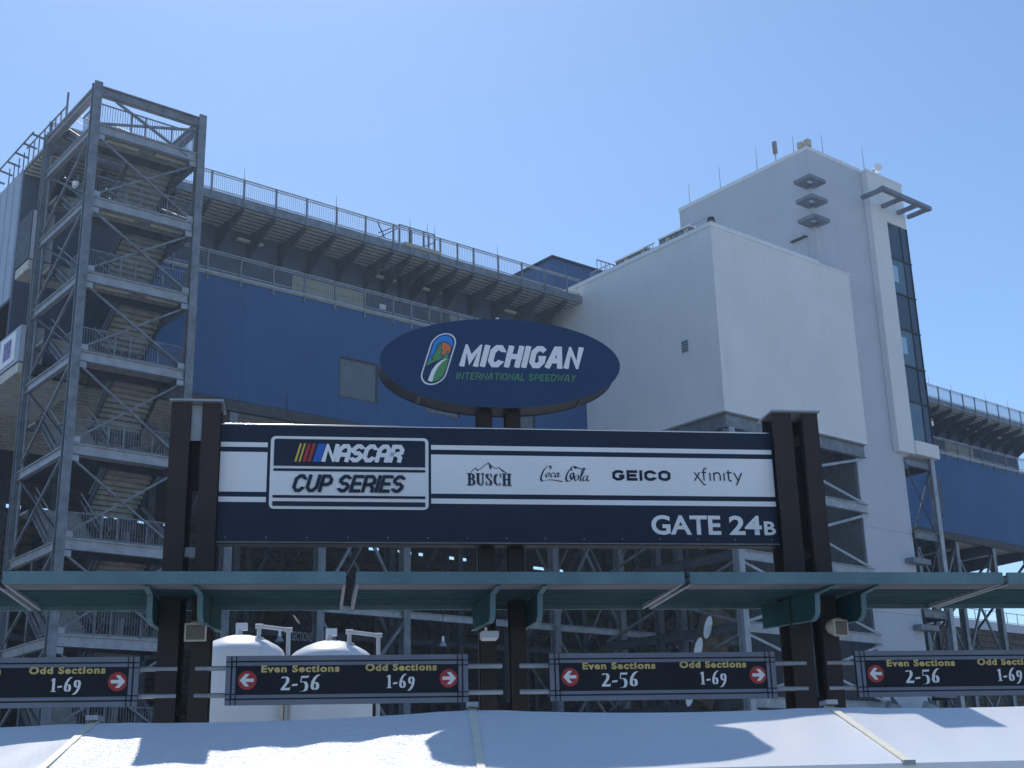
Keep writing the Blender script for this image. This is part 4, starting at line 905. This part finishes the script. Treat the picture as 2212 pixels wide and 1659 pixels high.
# ------------------------------------------------------------------ entrance canopy
CZ = 4.57
def canopy(u0, u1, label, brs):
    t_ = empty('entrance_canopy', G, u0, 0, CZ, label, 'canopy', 'teal canopy sections along the gate')
    u0 += .03; u1 -= .03
    MB().box(u0, u1, -1.34, -1.28, CZ, CZ + .16).build('fascia', TEAL, t_)
    MB().prism([(-1.279, CZ - .005), (-.72, CZ + .02), (-.72, CZ + .07), (-1.279, CZ + .05)], u0, u1, 'u').build('front_gutter', mat('pinkish_faded_gutter%d' % int(u0 * 10 + 200), (.26, .215, .21), .6, 0, .12, .9, col2=(.11, .15, .155), spec=.2), t_)
    first = None; n = 8; bw = 1.72 / n
    for k in range(n):
        v = -.715 + k * bw
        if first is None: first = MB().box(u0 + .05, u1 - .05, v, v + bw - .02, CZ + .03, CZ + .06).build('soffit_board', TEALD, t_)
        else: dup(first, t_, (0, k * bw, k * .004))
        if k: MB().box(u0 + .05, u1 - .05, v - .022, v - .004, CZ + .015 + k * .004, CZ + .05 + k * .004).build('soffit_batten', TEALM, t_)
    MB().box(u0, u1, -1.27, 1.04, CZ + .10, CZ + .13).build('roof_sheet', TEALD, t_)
    MB().box(u0, u1, 1.0, 1.05, CZ - .01, CZ + .099).build('back_edge', TEAL, t_)
    for u in (u0, u1 - .045): MB().box(u, u + .045, -1.27, .999, CZ - .005, CZ + .099).build('end_channel', STEELL, t_)
    for ub, uk in brs:                    # u at the front drop and at the back edge
        poly = [(-1.27, CZ - .006), (-1.27, CZ - .03), (-.80, CZ - .06), (-.77, CZ - .30), (-.74, CZ - .36), (-.62, CZ - .42), (.98, CZ - .33), (.98, CZ + .01)]
        U = lambda v: ub + (uk - ub) * (v + .75) / 1.7
        q = MB(); n = len(poly)
        vs = [(U(a) - .012, a, b) for a, b in poly] + [(U(a) + .012, a, b) for a, b in poly]
        q.add(vs, [tuple(range(n)), tuple(range(2 * n - 1, n - 1, -1))] + [(i, i + n, (i + 1) % n + n, (i + 1) % n) for i in range(n)])
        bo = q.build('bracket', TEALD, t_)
        fl = MB()
        for (a, b), (c2, d) in zip(poly[1:6], poly[2:7]): fl.bar((U(a), a, b), (U(c2), c2, d), .075, .014)
        child_of(fl, 'bracket_flange', TEAL, bo)
    return t_
canopy(-11.6, -6.92, 'leftmost teal canopy section running out of the picture', [])
canopy(-6.90, -2.47, 'teal canopy section over the left gate column', [(-5.085, -5.08), (-4.425, -4.28)])
canopy(-2.40, 2.17, 'teal canopy section over the middle posts', [(-.465, -.53), (.20, .22)])
canopy(2.19, 6.87, 'teal canopy section over the right gate column', [(4.24, 4.03), (4.94, 4.87)])
canopy(6.89, 12.5, 'rightmost teal canopy section running out of the picture', [])

# ------------------------------------------------------------------ speakers, lamp
def speaker(x0, y0, x1, y1, yaw, label, bracket):
    u0, z1 = G.hit(x0, y0, -.35); u1, z0 = G.hit(x1, y1, -.35)
    t_ = empty('speaker', G, (u0 + u1) / 2, -.35, z0, label, 'speaker', 'speakers on the gate columns')
    cx = (u0 + u1) / 2; w_ = u1 - u0; h_ = z1 - z0
    q = MB(); c_, s_ = math.cos(yaw), math.sin(yaw)
    def R(a, b, c): return (cx + a * c_ - b * s_, -.35 + a * s_ + b * c_, z0 + c)
    def bx_(mb, a0, a1, b0, b1, c0, c1):
        mb.add([R(a0, b0, c0), R(a1, b0, c0), R(a1, b1, c0), R(a0, b1, c0), R(a0, b0, c1), R(a1, b0, c1), R(a1, b1, c1), R(a0, b1, c1)], [(0, 3, 2, 1), (4, 5, 6, 7), (0, 1, 5, 4), (1, 2, 6, 5), (2, 3, 7, 6), (3, 0, 4, 7)])
    fw = .022
    for a in ((-w_ / 2, w_ / 2, 0, fw), (-w_ / 2, w_ / 2, h_ - fw, h_), (-w_ / 2, -w_ / 2 + fw, fw, h_ - fw), (w_ / 2 - fw, w_ / 2, fw, h_ - fw)): bx_(q, a[0], a[1], 0, .04, a[2], a[3])
    q.build('front_frame', SPK, t_)
    q = MB(); bx_(q, -w_ / 2 + fw, w_ / 2 - fw, .01, .03, fw, h_ - fw); q.build('grille', SPKG, t_)
    q = MB(); n = 10
    prof = [(-w_ * .48, .02), (-w_ * .40, h_ * 0 + .04)]
    ring = lambda b, k: [R(math.cos(t) * w_ * .47 * k, b, h_ * .5 + .04 * (1 - k) + math.sin(t) * h_ * .52 * k + .03) for t in [2 * math.pi * i / 16 for i in range(16)]]
    rs = [ring(.04, 1.02), ring(.12, 1.0), ring(.22, .85), ring(.28, .5)]
    vs = sum(rs, []); fs = [(j * 16 + i, j * 16 + (i + 1) % 16, (j + 1) * 16 + (i + 1) % 16, (j + 1) * 16 + i) for j in range(3) for i in range(16)] + [tuple(range(15, -1, -1)), tuple(range(48, 64))]
    q.add(vs, fs); q.build('cabinet', SPK, t_, smooth=True)
    MB().bar(R(0, .26, h_ * .5), (bracket, .0, z0 + h_ * .5), .04).build('bracket', STEEL, t_)
speaker(399, 1346, 445, 1385, -.05, 'tan framed box speaker with brown grille on the left gate column', -4.5)
speaker(1797, 1338, 1838, 1374, .35, 'off white box speaker turned outward on the right gate column', 4.7)
u0, z1 = G.hit(1041, 1363, -.3); u1, z0 = G.hit(1078, 1380, -.3)
o = empty('junction_lamp', G, u0, -.1, z0, 'flat white box light mounted on the left middle post', 'lamp')
MB().box(u0, u1, -.30, -.04, z0 + .02, z1).build('housing', PVC, o); MB().box(u0 + .02, u1 - .02, -.28, -.06, z0, z0 + .018).build('lens', PRINTW, o)
MB().box((u0 + u1) / 2 - .03, (u0 + u1) / 2 + .03, -.04, .0, z0 + .04, z1 - .02).build('mount', STEEL, o); MB().cyl((u0 + .07, -.2, z1), (u0 + .07, -.2, z1 + .06), .02, 8).build('photocell', PRINTW, o)

for u_, v_, z0_, z1_ in ((-4.72, .2, 0, 7.3), (-.30, .38, 4.05, 4.6), (4.50, .2, 0, 4.5)):
    tag(MB().cyl((u_, v_, z0_), (u_, v_, z1_), .018, 8).build('conduit', STEEL if u_ > 4 else BLKM, fr=G, org=(u_, v_, z0_)), {-4.72: 'thin dark conduit running up between the two left column beams', -.30: 'short cable dropping to the white box light', 4.50: 'thin grey conduit between the two right column beams'}[u_], 'conduit')
# ------------------------------------------------------------------ storage tanks
def tank(cx, v, r, ztop, label, ps):
    t_ = empty('storage_tank', G, cx, v, 0, label, 'tank', 'white storage tanks behind the gate')
    q = MB(); n = 40; prof = [(r, 0), (r, ztop - .50), (r * .99, ztop - .42), (r * .95, ztop - .34), (r * .84, ztop - .25), (r * .62, ztop - .14), (r * .36, ztop - .05), (r * .15, ztop - .01), (.02, ztop)]
    for (r0, z0), (r1, z1) in zip(prof, prof[1:]): q.cyl((cx, v, z0), (cx, v, z1), r0, n, r2=r1, cap=False)
    bm_v = {}
    q2 = MB(); n = 48
    vs = []; fs = []
    for r0, z0 in prof: vs += [(cx + r0 * math.cos(2 * math.pi * i / n), v + r0 * math.sin(2 * math.pi * i / n), z0) for i in range(n)]
    for j in range(len(prof) - 1): fs += [(j * n + i, j * n + (i + 1) % n, (j + 1) * n + (i + 1) % n, (j + 1) * n + i) for i in range(n)]
    fs.append(tuple(range((len(prof) - 1) * n, len(prof) * n))); q2.add(vs, fs); q2.build('vessel', TANKM, t_, smooth=True)
    MB().cyl((cx - .05, v, ztop - .05), (cx - .05, v, ztop + .13), .07, 10).build('vent_neck', PVC, t_); MB().box(cx - .12, cx + .12, v - .1, v + .12, ztop + .10, ztop + .24).build('vent_hood', TANKM, t_)
    p_ = MB(); a = cx + .38; b = cx + 1.06; 
    b = cx + 1.0
    pts = [(a, v - .3, ztop - .15), (a, v - .3, ztop + .14), (b, v - .3 , ztop + .06), (b, v - .3, 0)]
    for i in range(3): p_.cyl(pts[i], pts[i + 1], .045, 10)
    for c_ in pts[1:3]: p_.cyl((c_[0] - .08, c_[1], c_[2]), (c_[0] + .08, c_[1], c_[2]), .055, 10)
    p_.build('overflow_pipe', PVC, t_); MB().cyl((a, v - .3, ztop - .14), (a, v - .3, ztop - .10), .11, 12).build('flange', PVC, t_)
    MB().box(cx - .1, cx + .1, v - r - .01, v - r + .02, ztop - .62, ztop - .59).build('nameplate', STEELD, t_)
    for zz3 in (ztop - .55, ztop - 1.75, ztop - 2.95): MB().cyl((cx, v, zz3), (cx, v, zz3 + .02), r + .006, 48, cap=False).build('weld_band', TANKM, t_, smooth=True)
for cxp, yt, lb in ((521.6, 1371, 'left white domed storage tank beside the left gate column'), (715.5, 1383, 'right white domed storage tank with a bent overflow pipe')):
    u, z = G.hit(cxp, yt, 10); tank(u, 10, .93 if cxp < 600 else .90, z, lb, 0)

# ------------------------------------------------------------------ pole lamps, section board and odd things under the stand
for x, y in ((957, 1383), (1343, 1418), (604, 1372)):
    u, z = B.hit(x, y, -3); o = empty('pendant_lamp', B, u, -3, z, {957: 'small white pendant lamp under the stand left of the middle posts', 1343: 'small white pendant lamp under the stand right of the middle posts', 604: 'small white pendant lamp above the gap between the tanks'}[x], 'lamp', 'pendant lamps under the stand')
    MB().cyl((u, -3, z - .05), (u, -3, z + .2), .08, 8, r2=.06).build('cap', PRINTW, o); MB().cyl((u, -3, z - .3), (u, -3, z - .05), .22, 12, r2=.08).build('shade', STEELL, o)
    MB().cyl((u, -3, z + .2), (u, -3, 20.9), .02, 5).build('cord', BLKM, o)
u, z = B.hit(618, 1388, 1.5); u2, z2 = B.hit(715, 1360, 1.5)
sb = empty('section_board', B, u, 1.5, z, 'dark hanging board lettered SECTIONS in grey between the two tanks', 'sign')
MB().box(u, u2 + .4, 1.5, 1.6, z - 1.2, z2).build('board', BLACK, sb)
font_text('lettering', 'SECTIONS', GRYP, sb, 1.49, u + .3, z + .12, (u + u2) / 2 + .2, .45, .02)
# sloped brown covered conveyor-like duct with pale patches
def PB(x, y, v): a, b = B.hit(x, y, v); return (a, v, b)
du = empty('sloping_duct', B, *PB(1500, 1500, -8)[:2], 0, 'brown patched duct leaning up under the white building frame', 'duct')
a_ = PB(1502, 1520, -8); b2 = PB(1555, 1325, -8)
MB().bar(a_, b2, 1.7, .9, up=(0, 1, 0)).build('casing', mat('mottled_brown_cover', (.13, .095, .055), .8, 0, .4, 1.2), du)
for x, y in ((1508, 1402), (1529, 1355), (1491, 1500)):
    c_ = PB(x, y, -8.47); MB().prism([(c_[0] + .28 * math.cos(t) + .22 * math.sin(t), c_[2] + .62 * math.sin(t)) for t in [2 * math.pi * i / 14 for i in range(14)]], -8.50, -8.46).build('pale_patch', PRINTW, du)
e1, e2 = PB(1532, 1400, -8.2), PB(1556, 1345, -8.2); MB().bar(e1, e2, .5, .2, up=(0, 1, 0)).build('pale_side_flap', TANKM, du)

# ------------------------------------------------------------------ festival tent in the foreground
tp1 = (0.0, 0.0, 2.80)
EAVE_V, EAVE_Z = -2.55, 2.03
TT = empty('white_party_tent', T, 0, 0, 0, 'long white vinyl frame tent roof across the foreground with cream seam straps', 'tent')
seams = [-13.3, -8.9, -4.47, 0.0, 4.38, 8.85, 13.3]
peak = {-4.47: 2.762, 0.0: 2.83, 4.38: 2.774, 8.85: 2.80}
def tz(s_, w_):   # height: w_ 0 at the ridge, 1 at the eave (either side)
    i = max(0, min(len(seams) - 2, sum(1 for q_ in seams[1:] if s_ > q_))); a, b = seams[i], seams[i + 1]; k = (s_ - a) / (b - a)
    pa, pb = peak.get(a, 2.79), peak.get(b, 2.79); r_ = pa + (pb - pa) * k; sag = 4 * k * (1 - k)
    zr = r_ - .055 * sag; ze = EAVE_Z - .05 * sag * 0
    return zr + (ze - zr) * w_ - .05 * sag * math.sin(math.pi * w_) * 1.0
NX, NY = 34, 18
for i in range(len(seams) - 1):
    a, b = seams[i], seams[i + 1]
    for sgn in (-1, 1):
        q = MB(); vs = []; fs = []
        for j in range(NY + 1):
            for k in range(NX + 1):
                s_ = a + (b - a) * k / NX; w_ = j / NY
                cr = (.006 if i != 2 else .014) * math.sin(9 * s_ + 5 * w_ + i) * math.sin(math.pi * w_)
                # pull wrinkles near the peaks
                d_ = min(s_ - a, b - s_); cr += .012 * math.exp(-d_ * 3) * math.sin(38 * d_ + 30 * w_) * math.exp(-w_ * 3)
                vs.append((s_, (-1 if sgn < 0 else 1) * w_ * abs(EAVE_V), tz(s_, w_) + cr))
        for j in range(NY):
            for k in range(NX): p0 = j * (NX + 1) + k; fs.append((p0, p0 + 1, p0 + NX + 2, p0 + NX + 1))
        q.add(vs, fs); o = q.build('roof_panel', TENT, TT, smooth=True); o['crinkle'] = 1.0 if i == 2 else .12
    # scalloped valance
    q = MB(); n = 12; pts = []
    for k in range(n * 6 + 1): s_ = a + (b - a) * k / (n * 6); pts.append((s_, EAVE_Z - .16 - .09 * abs(math.sin(math.pi * k / 6))))
    poly = [(a, EAVE_Z)] + pts + [(b, EAVE_Z)]
    q.add([(x, EAVE_V - .004, z) for x, z in poly], [tuple(range(len(poly)))]); o = q.build('valance', TENT, TT); o['crinkle'] = .3
    q = MB(); q.add([(x, -EAVE_V + .004, z) for x, z in poly], [tuple(range(len(poly)))]); o = q.build('valance', TENT, TT); o['crinkle'] = .3
for i, s_ in enumerate(seams):
    q = MB(); n = 14; zo = .014
    for sgn in (-1, 1):
        pts = [(s_, sgn * k / n * abs(EAVE_V), tz(s_, k / n) + zo) for k in range(n + 1)]
        for p0, p1_ in zip(pts, pts[1:]): q.bar(p0, p1_, .085, .016)
    q.build('seam_strap', STRAP, TT)
    MB().box(s_ - .07, s_ + .07, -.16, .16, tz(s_, 0) + .02, tz(s_, 0) + .075).build('ridge_clamp', STEELL, TT)
    for sgn in (-1, 1):
        MB().cyl((s_, sgn * 2.52, 0), (s_, sgn * 2.52, EAVE_Z - .03), .032, 10).build('tent_pole', STEELL, TT); 
        MB().box(s_ - .06, s_ + .06, sgn * 2.55 - .05, sgn * 2.55 + .05, EAVE_Z - .02, EAVE_Z + .03).build('corner_fitting', STEELL, TT)
    MB().cyl((s_, -2.52, EAVE_Z - .04), (s_, 0, tz(s_, 0) - .06), .025, 8).build('rafter_pipe', STEELL, TT); MB().cyl((s_, 2.52, EAVE_Z - .04), (s_, 0, tz(s_, 0) - .06), .025, 8).build('rafter_pipe', STEELL, TT)
# the far tower end: louvred drums seen under the right sign
for x in (1905, 1985):
    u, z = B.hit(x, 1533, -10.9); o = empty('exhaust_hood', B, u, -10.9, z, 'round mouthed grey exhaust hood at the tower foot, the %s of two' % ('left' if x == 1905 else 'right'), 'exhaust hood')
    MB().cyl((u, -10.9, z - 1.2), (u + .25, -11.6, z + .3), .42, 14, cap=False).build('duct', STEELL, o); MB().cyl((u + .25, -11.62, z + .31), (u + .26, -11.66, z + .33), .38, 14).build('mouth', BLKM, o)

# ------------------------------------------------------------------ scattering volume added to stand in for lens glare
hm = bpy.data.materials.new('glare_haze'); hm.use_nodes = True; hn = hm.node_tree; hn.nodes.clear()
hv = hn.nodes.new('ShaderNodeVolumePrincipled'); ho = hn.nodes.new('ShaderNodeOutputMaterial')
hv.inputs['Color'].default_value = (.55, .75, 1.0, 1); hv.inputs['Density'].default_value = .00055; hv.inputs['Anisotropy'].default_value = .6
hn.links.new(hv.outputs[0], ho.inputs['Volume'])
q = MB(); q.box(-440, 440, -320, 540, -2, 48); tag(q.build('glare_volume', hm), kind='stuff')
